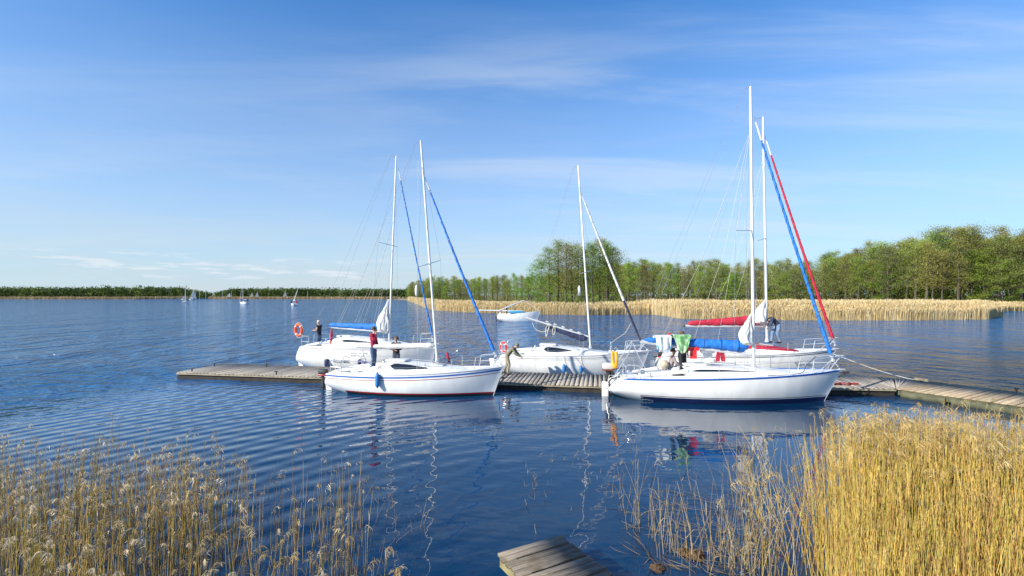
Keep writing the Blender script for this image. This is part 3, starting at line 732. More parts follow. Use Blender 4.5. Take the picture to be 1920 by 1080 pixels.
# wedge of tapered planks where the pier bends
qs = []; mid = (17.45, 22.35); arc = [Q2, (16.6, 22.85), mid, (18.1, 21.95), Q0]
al = []
for a_, b_ in zip(arc[:-1], arc[1:]):
    for k in range(5): al.append(lerp2(a_, b_, k/5))
al.append(arc[-1])
for i in range(0, len(al)-1, 1):
    a_, b_ = al[i], al[i+1]; pv = P2
    def near(p): return (pv[0]+(p[0]-pv[0])*.04, pv[1]+(p[1]-pv[1])*.04)
    a2, b2 = lerp2(a_, b_, .12), lerp2(a_, b_, .88); qs.append((near(a2), near(b2), b2, a2))
planks(qs, PIER_Z, .035, WOOD, 'decking', pier)
pier_segment(pier, P2, P3, Q3, Q0, .20, WOOD3)
LIGHTW = mat('edge_board', (.30, .26, .18), .8, .3, 3, bump=.4, bs=18)
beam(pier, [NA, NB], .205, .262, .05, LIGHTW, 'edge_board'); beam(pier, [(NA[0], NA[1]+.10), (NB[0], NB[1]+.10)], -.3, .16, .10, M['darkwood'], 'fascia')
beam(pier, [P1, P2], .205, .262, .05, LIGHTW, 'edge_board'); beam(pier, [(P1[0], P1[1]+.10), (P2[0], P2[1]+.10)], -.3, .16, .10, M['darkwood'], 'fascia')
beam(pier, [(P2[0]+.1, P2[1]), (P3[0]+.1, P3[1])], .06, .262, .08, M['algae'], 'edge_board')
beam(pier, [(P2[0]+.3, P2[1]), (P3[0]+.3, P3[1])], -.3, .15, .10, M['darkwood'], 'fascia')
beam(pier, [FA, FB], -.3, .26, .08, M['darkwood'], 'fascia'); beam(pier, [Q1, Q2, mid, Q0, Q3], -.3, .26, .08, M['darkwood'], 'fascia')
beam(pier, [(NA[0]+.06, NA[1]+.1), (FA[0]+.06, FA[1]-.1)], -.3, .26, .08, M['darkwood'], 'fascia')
# round algae covered float logs showing at the bend
for off, L0, L1 in ((.12, .1, 1.5), (.10, 1.7, 4.6)):
    b = MB(); b.tube((P2[0]+.51*L0+off, P2[1]-.86*L0-.02, .08), (P2[0]+.51*L1+off, P2[1]-.86*L1-.02, .08), .16, .15, 12); b.build('float_log', M['algae'], pier)
for px, py, D in ((360, 692, 24.4), (518, 702, 23.4), (500, 684, 25.9), (1906, 730, 19.1), (943, 714, 21.7), (402, 685, 26.2)):
    p = at(px, py, D); b = MB(); b.tube((p.x, D, PIER_Z), (p.x, D, PIER_Z+.14), .03, .03, 8); b.tube((p.x-.08, D, PIER_Z+.15), (p.x+.08, D, PIER_Z+.15), .025, .025, 8)
    b.build('cleat', M['black'], pier)

# small jetty near the camera
J = atz(930, 1037, .40), atz(1050, 1003, .40), atz(1150, 1080, .40)
ja, jb = Vector((J[0].x, J[0].y, 0)), Vector((J[1].x, J[1].y, 0)); e1 = (jb-ja).normalized(); e2 = Vector((e1.y, -e1.x, 0)); Lj = (jb-ja).length
jet = empty('jetty', (ja+jb)/2); bpy.context.view_layer.update(); tag(jet, 'small weathered plank jetty in the foreground at the bottom edge', 'jetty')
qs = []
for i in range(26):
    s0 = i*.138; o1 = ja+e2*s0+e1*random.uniform(-.012, .008); o2 = jb+e2*s0+e1*random.uniform(-.008, .012); o3 = o2+e2*.110; o4 = o1+e2*.110
    qs.append(((o1.x, o1.y), (o4.x, o4.y), (o3.x, o3.y), (o2.x, o2.y)))
planks(qs, .40, .04, WOOD2, 'decking', jet, .006)
MOSS = mat('mossy_beam', (.16, .13, .07), .85, .4, 4, c2=(.26, .23, .11), bump=.5, bs=15)
for o_, nm in ((.10, 'beam'), (Lj-.10, 'beam')):
    a_ = ja+e1*o_+e2*.02; b_ = a_+e2*4.0
    beam(jet, [(a_.x, a_.y), (b_.x, b_.y)], .20, .352, .10, MOSS, nm)
for s_ in (.75, 2.4):
    a_ = ja-e1*.16+e2*s_; b_ = jb+e1*.1+e2*s_; beam(jet, [(a_.x, a_.y), (b_.x, b_.y)], .08, .19, .14, MOSS, 'beam')
    for o_ in (.05, Lj-.05):
        q = ja+e1*o_+e2*(s_+.02); b = MB(); b.tube((q.x, q.y, -.8), (q.x, q.y, .075), .06, .065, 10); b.build('post', MOSS, jet)

# ------------------------------------------------------------ sailing boats
class Hull:
    def __init__(s, L, B, zs, rs=.30, rb=.5, fine=.76):
        s.L, s.B, s.z, s.rs, s.rb, s.fine = L, B, zs, rs, rb, fine
    def b(s, t):
        if t < .4: v = s.fine+(1-s.fine)*math.sin(math.pi/2*t/.4)
        else: v = 1-((t-.4)/.6)**2.35
        return max(.02, s.B*v)
    def zs(s, t):
        a, m, b = s.z; return a*(1-t)*(1-2*t)+4*m*t*(1-t)+b*t*(2*t-1)
    def zk(s, t):
        if t < .35: return .16-.66*(t/.35)**.65
        if t < .75: return -.50
        return -.50+.22*((t-.75)/.25)**2
    def y(s, t, z):
        zs, zk = s.zs(t), s.zk(t); q = min(1, max(0, (zs-z)/(zs-zk)))
        p = 3.0-1.75*max(0, (t-.45)/.55)**1.1; e = 1.7-.65*max(0, (t-.5)/.5)
        return s.b(t)*max(0, 1-q**p)**(1/e)*(1-.10*q*(1-t))
    def x(s, t, z):
        zs = s.zs(t); q = (zs-z)/zs
        aft = (1-t)**7*s.rs*(1-min(1, q/.62) if q < .62 else (q-.62)*1.2)
        return s.L*t+aft-s.rb*t**7*max(0, min(1.25, q))
    def p(s, t, z, side=-1, off=0.0):
        return (s.x(t, z), side*(s.y(t, z)+off), z)
def strip(h, za, zb, off=.006, side=(-1, 1), t0=.0, t1=.995, rel=True, n=60):
    b = MB()
    for sd in side:
        def fn(u, v):
            t = t0+(t1-t0)*u; z = (h.zs(t)-za-(zb-za)*v) if rel else za+(zb-za)*v
            z = max(z, h.zk(t)+.004)
            return h.p(t, z, sd, off)
        b.grid(fn, n, 3)
    return b

def sailboat(c):
    """c: configuration; returns the boat's root empty"""
    S, Bw = Vector(c['stern']), Vector(c['bow']); L = (Bw-S).length; rz = math.atan2(Bw.y-S.y, Bw.x-S.x)
    root = empty('sailing_boat', (S.x, S.y, 0), rz); tag(root, c['label'], 'sailing boat', c.get('group')); W = wm(root)
    def w(x, y, z): return W @ Vector((x, y, z))
    h = Hull(L, c['B'], c['zs'], c.get('rs', .30), c.get('rb', .5), c.get('fine', .76)); c['h'] = h; c['w'] = w; c['root'] = root
    # hull shell with transom and deck
    m = MB(); nt_ = 64; nu = 14
    for sd in (-1, 1):
        m.grid(lambda u, v: h.p(u, h.zs(u)+(h.zk(u)-h.zs(u))*v**.85, sd), nt_, nu)
    m.grid(lambda u, v: (lambda z: (h.x(0, z), (2*v-1)*h.y(0, z), z))(h.zs(0)+(h.zk(0)-h.zs(0))*u**.85), nu, 8)
    m.grid(lambda u, v: (lambda z: (h.x(1, z), (2*v-1)*h.y(1, z), z))(h.zs(1)+(h.zk(1)-h.zs(1))*u), nu, 1)
    hull = m.build('hull', M['hull'], root, local=True, auto=50)
    ck0, ck1 = c.get('cockpit', (.05, .33)); cw = c.get('cw', .52)
    ts = [0, .02, ck0-.001, ck0]+[ck0+(ck1-ck0)*i/6 for i in range(1, 6)]+[ck1, ck1+.001]+[ck1+(1-ck1)*(i/22) for i in range(1, 23)]
    def dz(t, yy): return h.zs(t)-.012+c.get('camber', .06)*(1-(yy/max(.05, h.b(t)))**2)
    b = MB(); ys = [-1, -.8, None, None, 0, None, None, .8, 1]; k0 = 0; rows = []
    for t in ts:
        bb = h.b(t)-.01; ins = ck0 <= t <= ck1
        yy = [-bb, -bb*.8, -min(cw+.02, bb*.7), -min(cw, bb*.69), 0, min(cw, bb*.69), min(cw+.02, bb*.7), bb*.8, bb]
        row = []
        for i, q in enumerate(yy):
            z = dz(t, q)
            if ins and 3 <= i <= 5: z = c.get('sole', .42)
            row.append((h.x(t, h.zs(t)), q, z))
        rows.append(row)
    b.v = [Vector(p) for r_ in rows for p in r_]; nn = 9
    b.f = [(i*nn+j, i*nn+j+1, (i+1)*nn+j+1, (i+1)*nn+j) for i in range(len(rows)-1) for j in range(nn-1)]
    b.build('deck', M['deck'], root, local=True, auto=30)
    # rail along the sheer
    for sd in (-1, 1):
        r_ = MB(); r_.path([h.p(t/50, h.zs(t/50)+.012, sd, 0) for t in range(1, 50)], .022, 6); r_.build('toe_rail', c.get('rail_mat', M['alu']), root, local=True)
    for z0, z1, mm, nm in c.get('stripes', ()): strip(h, z0, z1, .006).build(nm, mm, root, local=True)
    for z0, z1, mm, nm, off in c.get('boot', ()): strip(h, z0, z1, off, rel=False, t0=.13).build(nm, mm, root, local=True)
    # cockpit coamings with seats
    cm = MB()
    x0, x1 = L*ck0+.15, L*ck1
    for sd in (-1, 1):
        cm.path([(x0, sd*(cw+.07), dz(ck0, cw)+.02), (x0+.5, sd*(cw+.10), dz(ck0, cw)+.09), ((x0+x1)/2, sd*(cw+.12), dz(.2, cw)+.13), (x1, sd*(cw+.12), dz(ck1, cw)+.18)], [.03, .055, .07, .085], 8, sq=(.7, 1))
        cm.box(((x0+x1)/2, sd*(cw-.16), c.get('sole', .42)+.20), (x1-x0-.1, .32, .36), bev=.04)
    cm.build('coaming', M['deck'], root, local=True)
    # coachroof
    xa, xb, hr = c['roof']; wr = c.get('wroof', .60)
    def roof(u, v, off=0.0):
        x = xa+(xb-xa)*u; t = x/L; ww = min(wr*h.b(.4), h.b(t)*.74)*(1-.12*u**3); pk = c.get('peak', .12)
        hh = hr*(.86+.14*min(1, u/pk)) if u < pk else hr*(1-((u-pk)/(1-pk))**c.get('rpow', 1.5))
        hh = max(hh, .0)
        th = math.pi*v; cs, sn = math.cos(th), math.sin(th)
        y = -math.copysign(abs(cs)**.42, cs)*ww; zb_ = dz(t, ww)-.02
        z = zb_+(hh+.02)*sn**.62
        nrm = Vector((0, -cs*1.2, sn+.2)).normalized()
        return Vector((x, y, z))+nrm*off
    b = MB(); b.grid(lambda u, v: roof(u, v), 30, 26)
    def bulk(u, v): p = roof(0, v); return p.lerp(Vector((p.x-.0, 0, dz(xa/L, 0))), u)
    b.grid(bulk, 2, 26); b.build('coachroof', c.get('roofm', M['roof']), root, local=True, auto=45)
    if c.get('roofcap'):
        u0_, u1_, mm = c['roofcap']; b = MB(); b.grid(lambda u, v: roof(u0_+(u1_-u0_)*u, .12+.76*v, .012), 20, 18); b.build('roof_cover', mm, root, local=True)
    # side windows
    for u0_, u1_, v0, v1 in c.get('windows', ()):
        for sd in (0, 1):
            b = MB()
            def wf(u, v):
                uu = u0_+(u1_-u0_)*u; tp = min(1, (u+.02)/.12)*min(1, (1.02-u)/.55)**.6; mid_ = (v0+v1)/2; vv = mid_+(v-.5)*(v1-v0)*max(.1, tp)
                return roof(uu, vv if sd == 0 else 1-vv, .010)
            b.grid(wf, 16, 5); b.build('window', M['window'], root, local=True)
    # hatch and sliding companionway
    b = MB(); hx = xa+.42*(1); p = roof((hx-xa)/(xb-xa), .5); b.box((hx, 0, p.z+.03), (.85, .62, .07), bev=.03); b.build('companion_hatch', M['roof'], root, local=True)
    p = roof(.62, .5); b = MB(); b.box((p.x, 0, p.z+.02), (.50, .50, .05), Matrix.Rotation(R(c.get('hatch_tilt', 5)), 3, 'Y'), .02); b.build('hatch', M['dgrey'], root, local=True)
    b = MB(); b.box((xa-.012, 0, c.get('sole', .42)+(p.z-c.get('sole', .42))*.55), (.03, .55, (p.z-c.get('sole', .42))*.8)); b.build('companion_door', M['window'], root, local=True, smooth=False)
    # grab rails on the roof
    for sd in (.30, .70):
        b = MB(); pts = [roof(.08+.5*k/8, sd, .05+(.0 if k in (0, 8) else .02)) for k in range(9)]; pts[0] = roof(.08, sd, 0); pts[-1] = roof(.58, sd, 0); b.path(pts, .012, 6); b.build('grab_rail', M['steel'], root, local=True)
    # stanchions, lifelines, pulpit, pushpit
    sh = c.get('sh', .52); st = c.get('stan', (.36, .52, .68)); tp = c.get('tp', .86); ta = c.get('ta', .10)
    def dk(t, sd, up=0.0, ins=.07): return Vector((h.x(t, h.zs(t)), sd*(h.b(t)-min(ins, h.b(t)*.5)), h.zs(t)+up))
    for sd in (-1, 1):
        for t in st:
            b = MB(); b.tube(dk(t, sd), dk(t, sd, sh), .013, .011, 6); b.tube(dk(t, sd), dk(t, sd, .05), .026, .02, 6); b.build('stanchion', M['steel'], root, local=True)
        for up in (sh, sh*.55):
            b = MB(); b.path([dk(ta, sd, up)]+[dk(t, sd, up) for t in st]+[dk(tp, sd, up)], .006, 5); b.build('lifeline', M['wire'], root, local=True)
    b = MB(); bx = h.x(1, h.zs(1))
    top = [dk(tp, -1, sh), dk((tp+1)/2, -1, sh+.03), Vector((bx-.05, -.16, h.zs(1)+sh+.05)), Vector((bx+.08, -.05, h.zs(1)+sh+.05)), Vector((bx+.08, .05, h.zs(1)+sh+.05)), Vector((bx-.05, .16, h.zs(1)+sh+.05)), dk((tp+1)/2, 1, sh+.03), dk(tp, 1, sh)]
    b.path(top, .016, 7)
    for sd in (-1, 1):
        b.path([dk(tp, sd, sh), dk(tp-.01, sd, 0)], .016, 7); b.path([Vector((bx-.10, sd*.14, h.zs(1)+sh+.05)), dk(.93, sd, 0)], .016, 7)
        b.path([dk(tp, sd, sh*.5), Vector((bx-.32, sd*.16, h.zs(1)+sh*.55))], .011, 6)
    b.build('pulpit', M['steel'], root, local=True)
    for sd in (-1, 1):
        b = MB()
        b.path([dk(.02, sd, 0), dk(.015, sd, sh*.9), dk(.03, sd, sh+.04), dk(ta, sd, sh), dk(ta+.005, sd, 0)], .016, 7)
        b.path([dk(.018, sd, sh*.5), dk(ta, sd, sh*.5)], .011, 6)
        b.path([dk(.015, sd, sh*.9), Vector((dk(.015, sd).x-.05, sd*.35, h.zs(0)+sh+.02)), Vector((dk(.015, sd).x-.05, sd*.30, h.zs(0)+.02))], .016, 7)
        b.build('pushpit', M['steel'], root, local=True)
    # bow fitting, cleats, winches
    b = MB(); b.box((bx-.02, 0, h.zs(1)+.03), (.28, .10, .05), bev=.01); b.build('bow_fitting', M['steel'], root, local=True)
    for t, sd in ((.9, -1), (.9, 1), (.06, -1), (.06, 1)):
        q = dk(t, sd, .03, .12); b = MB(); b.tube(q-Vector((.09, 0, -.02)), q+Vector((.09, 0, .02)), .014, .014, 6); b.tube(q-Vector((0, 0, .03)), q+Vector((0, 0, .02)), .02, .02, 6); b.build('cleat', M['steel'], root, local=True)
    for sd in (-1, 1):
        q = Vector((x1-.35, sd*(cw+.12), dz(ck1, cw)+.24)); b = MB(); b.path([q, q+Vector((0, 0, .03)), q+Vector((0, 0, .09)), q+Vector((0, 0, .13))], [.07, .045, .04, .055], 12); b.build('winch', M['steel'], root, local=True)
    # rudder
    if not c.get('norudder'): b = MB(); b.box((-.16, 0, .15), (.26, .04, 1.1), Matrix.Rotation(R(-8), 3, 'Y'), .015); b.build('rudder', M['roof'], root, local=True)
    b = MB(); b.tube((-.12, 0, h.zs(0)*.75), (1.25, .05, h.zs(0)+.12), .025, .018, 8); b.build('tiller', M['darkwood'], root, local=True)
    # mast
    mb, mt_ = Vector(c['mast'][0]), Vector(c['mast'][1]); r0 = c.get('mr', .058); mm = c.get('mastm', M['mastw'])
    b = MB(); b.path([mb, mb.lerp(mt_, .5), mb.lerp(mt_, .9), mt_], [r0, r0, r0*.92, r0*.75], 12, sq=(1.0, .8)); mast = b.build('mast', mm, root)
    bw = MB(); bw.tube(mt_, Vector(c['crane']), .018, .012, 6); bw.tube(mt_, mt_+Vector((.02, 0, .12)), .010, .008, 5); bw.build('masthead_crane', M['steel'], mast)
    for i, (p, q, nm) in enumerate(c.get('spreaders', ())):
        b = MB(); b.tube(p, q, .020, .012, 6); b.build('spreader', M['alu'], mast)
    b = MB(); b.tube(mb+(mb-mt_).normalized()*.03, mb+(mt_-mb).normalized()*.10, r0*1.5, r0*1.3, 12); b.build('mast_step', M['steel'], mast)
    for item in c['lines']:
        pts, rr, nm, ml = item
        b = MB(); b.path(pts, rr, 5); b.build(nm, ml, root)
    # rolled headsail on the forestay
    p0, p1, segs = c['jib']
    b = MB(); b.tube(p0+(p0-p1).normalized()*.25, p1, .008, .008, 5); b.build('forestay', M['wire'], root)
    for u0_, u1_, ra, rb_, ml, nm in segs:
        b = MB(); n_ = 40; pp = []; rr = []
        for k in range(n_+1):
            u = u0_+(u1_-u0_)*k/n_; pp.append(p0.lerp(p1, u)+Vector((0, 0, -.10*math.sin(math.pi*u)))); rr.append((ra+(rb_-ra)*k/n_)*(1+.10*math.sin(k*2.3)))
        b.path(pp, rr, 9); ob = b.build(nm, ml, root)
        if nm == 'rolled_jib':
            hx_ = []; Lr = (pp[-1]-pp[0]).length; dd_ = (pp[-1]-pp[0]).normalized(); sa = dd_.cross(Vector((0, 1, 0))).normalized(); sb = dd_.cross(sa); T_ = int(Lr/.42)
            for k in range(T_*10):
                u = k/(T_*10); f_ = u*n_; i0 = min(int(f_), n_-1); q = pp[i0].lerp(pp[i0+1], f_-i0); r_ = (ra+(rb_-ra)*u)*1.03; a_ = 2*math.pi*k/10; hx_.append(q+(sa*math.cos(a_)+sb*math.sin(a_))*r_)
            b = MB(); b.path(hx_, .009, 4); b.build('spiral_hem', c.get('hem', M['stripe_navy']), ob)
    q = p1; b = MB(); d = (p0-p1).normalized(); b.path([q-d*.02, q+d*.02, q+d*.05, q+d*.12, q+d*.15, q+d*.18], [.075, .075, .04, .04, .07, .07], 14); b.build('furling_drum', M['steel'], root)
    b = MB(); b.tube(q, w(bx-.06, 0, h.zs(1)+.05), .015, .015, 6); b.build('forestay_link', M['steel'], root)
    return root

def mirror(c, p):
    """the same point on the boat's other side"""
    Wm = wm(c['root']); q = Wm.inverted() @ Vector(p); q.y = -q.y; return Wm @ q
def roll(p0, p1, r0, r1, name, m, root, sq=(1, 1.0), n=36, amp=.12, sag=.0, seed=0, seg=14, fr=6.0):
    """crumpled canvas roll between two points"""
    b = MB(); p0, p1 = Vector(p0), Vector(p1); d = (p1-p0).normalized(); up = Vector((0, 0, 1)) if abs(d.z) < .9 else Vector((0, -1, 0))
    a = d.cross(up).normalized(); u_ = a.cross(d).normalized()
    def fn(u, v):
        t = 2*math.pi*v; rr = r0+(r1-r0)*u; e = min(1, .35+u*12, .35+(1-u)*12)
        cs, sn = math.cos(t), math.sin(t); k = 1+amp*mnoise.noise(Vector((u*fr*2+seed, cs*1.2, sn*1.2)))*2+amp*.5*mnoise.noise(Vector((u*fr*7+seed, cs*3, sn*3)))
        return p0.lerp(p1, u)+a*cs*rr*sq[0]*k*e+u_*sn*rr*sq[1]*k*e+Vector((0, 0, -sag*math.sin(math.pi*u)))
    b.grid(fn, n, seg, True); k = len(b.v)-seg*(n+1)
    b.f.append(tuple(range(seg))[::-1]); b.f.append(tuple(range(n*seg, (n+1)*seg)))
    return b.build(name, m, root, auto=60)
def draped(p0, p1, w0, w1, lean, name, m, root, seed=0):
    """mainsail slumped down at the foot of the mast in long soft folds"""
    b = MB(); p0, p1 = Vector(p0), Vector(p1)
    def fn(u, v):
        t = 2*math.pi*v; r_ = (w0*(1-u)+w1*u)*(.55+.75*math.sin(math.pi*min(1, .22+u*.78))**1.2)*min(1, u*9+.25)
        nz = mnoise.noise(Vector((u*1.6+seed, math.cos(t)*1.5, math.sin(t)*1.5)))
        k = 1+.16*math.sin(5*t+4*u+nz*6+seed)+.10*math.sin(11*t-7*u+nz*9)+.30*nz+.10*mnoise.noise(Vector((u*9+seed, math.cos(t)*2, math.sin(t)*2)))
        c_ = p0.lerp(p1, u)+Vector((-lean*math.sin(math.pi*(u*.9+.05)), -.03, 0))
        return c_+Vector((math.cos(t)*r_*k, math.sin(t)*r_*.75*k, .05*nz+.03*math.sin(3*t+u*9)))
    b.grid(fn, 44, 48, True); k = len(b.v)-48*45; b.f.append(tuple(range(48))[::-1]); b.f.append(tuple(range(44*48, 45*48)))
    return b.build(name, m, root, auto=70)
def ties(c, p0, p1, r0, r1, us, m, sq=(.75, 1), parent=None):
    for u in us:
        p = Vector(p0).lerp(Vector(p1), u); d = (Vector(p1)-Vector(p0)).normalized(); r_ = (r0+(r1-r0)*u)*1.07; a_ = d.cross(Vector((0, 0, 1))).normalized(); u_ = a_.cross(d)
        b = MB(); b.path([p+a_*math.cos(t)*r_*sq[0]+u_*math.sin(t)*r_*sq[1] for t in [2*math.pi*k/20 for k in range(21)]], .013, 5); b.build('cover_tie', m, c['root'])
def boom_part(c, p0, p1, r, m=None):
    b = MB(); b.tube(p0, p1, r, r, 10, sq=(.8, 1.2)); return b.build('boom', m or M['alu'], c['root'])
def loop_rope(pts, r, name, m, root, n=5):
    # Catmull-Rom through the points
    P = [Vector(p) for p in pts]; P = [P[0]]+P+[P[-1]]; o = []
    for i in range(1, len(P)-2):
        for k in range(8):
            t = k/8; a, b_, c_, d_ = P[i-1], P[i], P[i+1], P[i+2]
            o.append(.5*((2*b_)+(c_-a)*t+(2*a-5*b_+4*c_-d_)*t*t+(3*b_-a-3*c_+d_)*t**3))
    o.append(P[-2]); b = MB(); b.path(o, r, n); return b.build(name, m, root)
WR, RP = .0045, .009
BIG = 'sailing boats moored at the pier'
# --- A : front left of the pier
A = dict(stern=(-7.70, 21.25, 0), bow=(-.33, 19.98, 0), B=1.13, zs=(.86, .90, 1.16), rs=.28, rb=.42, roof=(2.55, 6.1, .42), windows=((.10, .55, .07, .30),), cockpit=(.05, .32), peak=.10, rpow=1.25,
  label='white sailing boat at the front left with red waterline and white rolled mainsail', group=BIG, stan=(.36, .56, .74), sh=.50,
  stripes=((.07, .13, M['stripe_blue'], 'blue_stripe'), (.20, .222, M['stripe_red'], 'red_line')),
  boot=((-.10, .105, M['black'], 'waterline_band', .005), (.105, .155, M['stripe_red'], 'red_band', .007)),
  mast=(at(819.5, 676, 20.75), at(789, 264, 20.75)), crane=at(779, 267, 20.75))
dA = 20.75
tipA = at(783, 501, 20.05)
A['spreaders'] = ((at(806, 494, dA), tipA, ''), (at(806, 494, dA), at(826, 488, 21.4), ''))
A['lines'] = [([at(779, 268, dA), at(612, 692, 21.25)], WR, 'backstay', M['wire']),
  ([at(792, 300, dA), tipA, at(787, 690, 19.8)], WR, 'shroud', M['wire']), ([at(792, 300, dA), at(826, 488, 21.4), at(832, 672, 21.7)], WR, 'shroud', M['wire']),
  ([at(806, 494, dA), at(796, 692, 19.8)], WR, 'shroud', M['wire']), ([at(806, 494, dA), at(826, 672, 21.7)], WR, 'shroud', M['wire']),
  ([at(784, 300, dA), at(782, 540, 20.2), at(783, 660, 20.2)], WR, 'flag_halyard', M['rope']),
  ([at(779, 268, dA), at(672, 650, 20.9)], WR, 'topping_lift', M['wire'])]
A['jib'] = (at(800, 342, dA), at(930, 668, 20.10), ((0, .045, .022, .03, M['sail'], 'sail_head'), (.045, .965, .030, .068, M['blue'], 'rolled_jib')))
rA = sailboat(A)
boom_part(A, at(668, 650, 20.9), at(815, 652, dA), .035, M['mastw'])
roll(at(692, 650, 20.87), at(813, 648, dA), .085, .125, 'rolled_mainsail', M['sail'], rA, amp=.10, seed=3)
b = MB(); b.ball(at(781, 545, 20.2), (.07, .07, .24), 8, 10); b.build('radar_reflector', M['sail'], rA)
roll(at(838, 672, 21.6)+Vector((0, 0, .25)), at(842, 680, 21.6), .06, .05, 'furled_flag', M['red'], rA, amp=.3, n=10)
b = MB(); b.tube(at(848, 664, 21.2), at(858, 657, 21.2), .02, .02, 6); b.build('pulpit_bracket', M['steel'], rA)

# --- B : rear left, high white hull, its stern on the far edge of the pier
Bb = dict(stern=(-11.78, 28.02, 0), bow=(-4.0, 26.55, 0), B=1.3, zs=(1.25, 1.28, 1.42), rs=.42, rb=.4, roof=(2.2, 6.4, .50), windows=((.13, .60, .10, .20),), cockpit=(.05, .27), sole=.75, peak=.16, rpow=1.5,
  label='high white sailing boat at the rear left with orange lifebuoy and thin blue boom cover', group=BIG, stan=(.34, .54, .72), sh=.55,
  stripes=((.05, .075, M['stripe_grey'], 'grey_line'), (.125, .135, M['stripe_grey'], 'grey_line')), boot=((-.1, .05, M['stripe_grey'], 'waterline_band', .005),),
  mast=(at(729.5, 640, 27.2), at(743, 293, 27.2)), crane=at(731, 294, 27.2))
dB = 27.2; tipB = at(709, 454, 26.2)
Bb['spreaders'] = ((at(736, 460, dB), tipB, ''), (at(736, 460, dB), at(745, 463, 28.2), ''))
Bb['lines'] = [([at(732, 295, dB), at(608, 576, 27.6), at(562, 640, 27.3)], WR, 'backstay', M['wire']), ([at(608, 576, 27.6), at(575, 634, 28.3)], WR, 'backstay', M['wire']),
  ([at(732, 297, dB), at(637, 551, 27.5), at(622, 606, 27.5)], WR, 'topping_lift', M['wire']),
  ([at(740, 335, dB), tipB, at(693, 645, 26.1)], WR, 'shroud', M['wire']), ([at(740, 335, dB), at(745, 463, 28.2), at(744, 640, 28.3)], WR, 'shroud', M['wire']),
  ([at(736, 460, dB), at(715, 650, 26.1)], WR, 'shroud', M['wire']),
  ] + [([at(x, y, dB), at(x2, 608, 27.45)], WR, 'lazy_jack', M['rope']) for x, y, x2 in ((735, 392, 632), (736, 398, 636), (733, 440, 664), (733, 446, 671), (732, 452, 680), (730, 470, 700), (729, 480, 706))]
Bb['jib'] = (at(748, 322, dB), at(813, 640, 26.75), ((0, .05, .02, .028, M['sail'], 'sail_head'), (.05, .97, .026, .050, M['blue'], 'rolled_jib')))
rB = sailboat(Bb)
boom_part(Bb, at(618, 613, 27.6), at(727, 622, dB), .05, M['mastw'])
roll(at(617, 609, 27.6), at(722, 614, dB), .12, .20, 'boom_cover', M['blue'], rB, amp=.08, seed=8, sq=(.8, 1))
draped(at(722, 624, dB), at(729, 562, dB), .30, .05, .12, 'lowered_mainsail', M['sail'], rB, 5)
roll(at(621, 646, 27.0), at(622, 616, 27.0), .065, .05, 'furled_flag', M['red'], rB, amp=.35, n=12, seed=4)

# --- C : middle, behind the pier
Cc = dict(hem=M['wire'], stern=(-.85, 26.35, 0), bow=(6.95, 25.15, 0), B=1.2, zs=(.98, 1.0, 1.22), rs=.36, rb=.45, roof=(2.35, 6.0, .46), windows=((.07, .46, .07, .29),), cockpit=(.05, .30), peak=.10, rpow=1.25,
  label='white sailing boat moored behind the middle of the pier with a sagging navy boom cover', group=BIG, stan=(.36, .58, .76), sh=.52,
  stripes=((.09, .115, M['stripe_grey'], 'grey_line'), (.17, .18, M['stripe_grey'], 'grey_line')), boot=((-.1, .05, M['stripe_grey'], 'waterline_band', .005),),
  mast=(at(1107, 652, 25.7), at(1084, 310, 25.7)), crane=at(1075, 314, 25.7))
dC = 25.7
Cc['spreaders'] = ((at(1098, 510, dC), at(1087, 513, 24.9), ''), (at(1098, 510, dC), at(1108, 508, 26.5), ''))
Cc['lines'] = [([at(1075, 315, dC), at(1012, 505, 26.2), at(960, 660, 26.4)], WR, 'backstay', M['wire']), ([at(1010, 512, 26.2), at(948, 655, 26.8)], WR, 'backstay', M['wire']),
  ([at(1086, 340, dC), at(1087, 513, 24.9), at(1086, 672, 24.7)], WR, 'shroud', M['wire']), ([at(1086, 340, dC), at(1108, 508, 26.5), at(1112, 656, 26.8)], WR, 'shroud', M['wire']),
  ([at(1098, 510, dC), at(1094, 672, 24.7)], WR, 'shroud', M['wire']), ([at(1076, 316, dC), at(990, 598, 26.1)], WR, 'topping_lift', M['wire'])]
Cc['jib'] = (at(1091, 366, dC), at(1204, 646, 25.2), ((0, .055, .02, .028, M['sail'], 'sail_head'), (.055, .70, .042, .064, M['sail'], 'rolled_jib'), (.70, .97, .062, .052, M['navy'], 'jib_sleeve')))
rC = sailboat(Cc)
boom_part(Cc, at(985, 595, 26.1), at(1103, 631, dC), .035, M['alu'])
roll(at(1022, 609, 26.0)-Vector((0, 0, .04)), at(1101, 636, dC), .06, .17, 'boom_cover', M['navy'], rC, amp=.22, seed=21, sq=(.6, 1), sag=.04)
for q in range(5):
    p = at(1026+q*15, 603+q*5.1, 25.95-q*.05); b = MB(); b.box(p, (.16, .10, .06), Matrix.Rotation(R(17), 3, 'Y'), .02); b.build('sail_tie', M['sail'], rC)
loop_rope([at(998, 604, 25.8), at(1003, 616, 25.8), at(1016, 622, 25.8), at(1028, 618, 25.8), at(1030, 606, 25.8)], .016, 'hanging_rope', M['rope'], rC)
loop_rope([at(1028, 606, 25.8), at(1023, 618, 25.8), at(1024, 631, 25.8), at(1028, 618, 25.8), at(1031, 606, 25.8)], .016, 'hanging_rope', M['rope'], rC)
loop_rope([at(1039, 610, 25.8), at(1036, 620, 25.8), at(1038, 628, 25.8), at(1041, 619, 25.8), at(1039, 610, 25.8)], .016, 'hanging_rope', M['rope'], rC)
loop_rope([at(1183, 606, 25.4), at(1172, 624, 25.3), at(1155, 636, 25.2), at(1143, 646, 25.1)], .010, 'furling_line', M['rope'], rC)
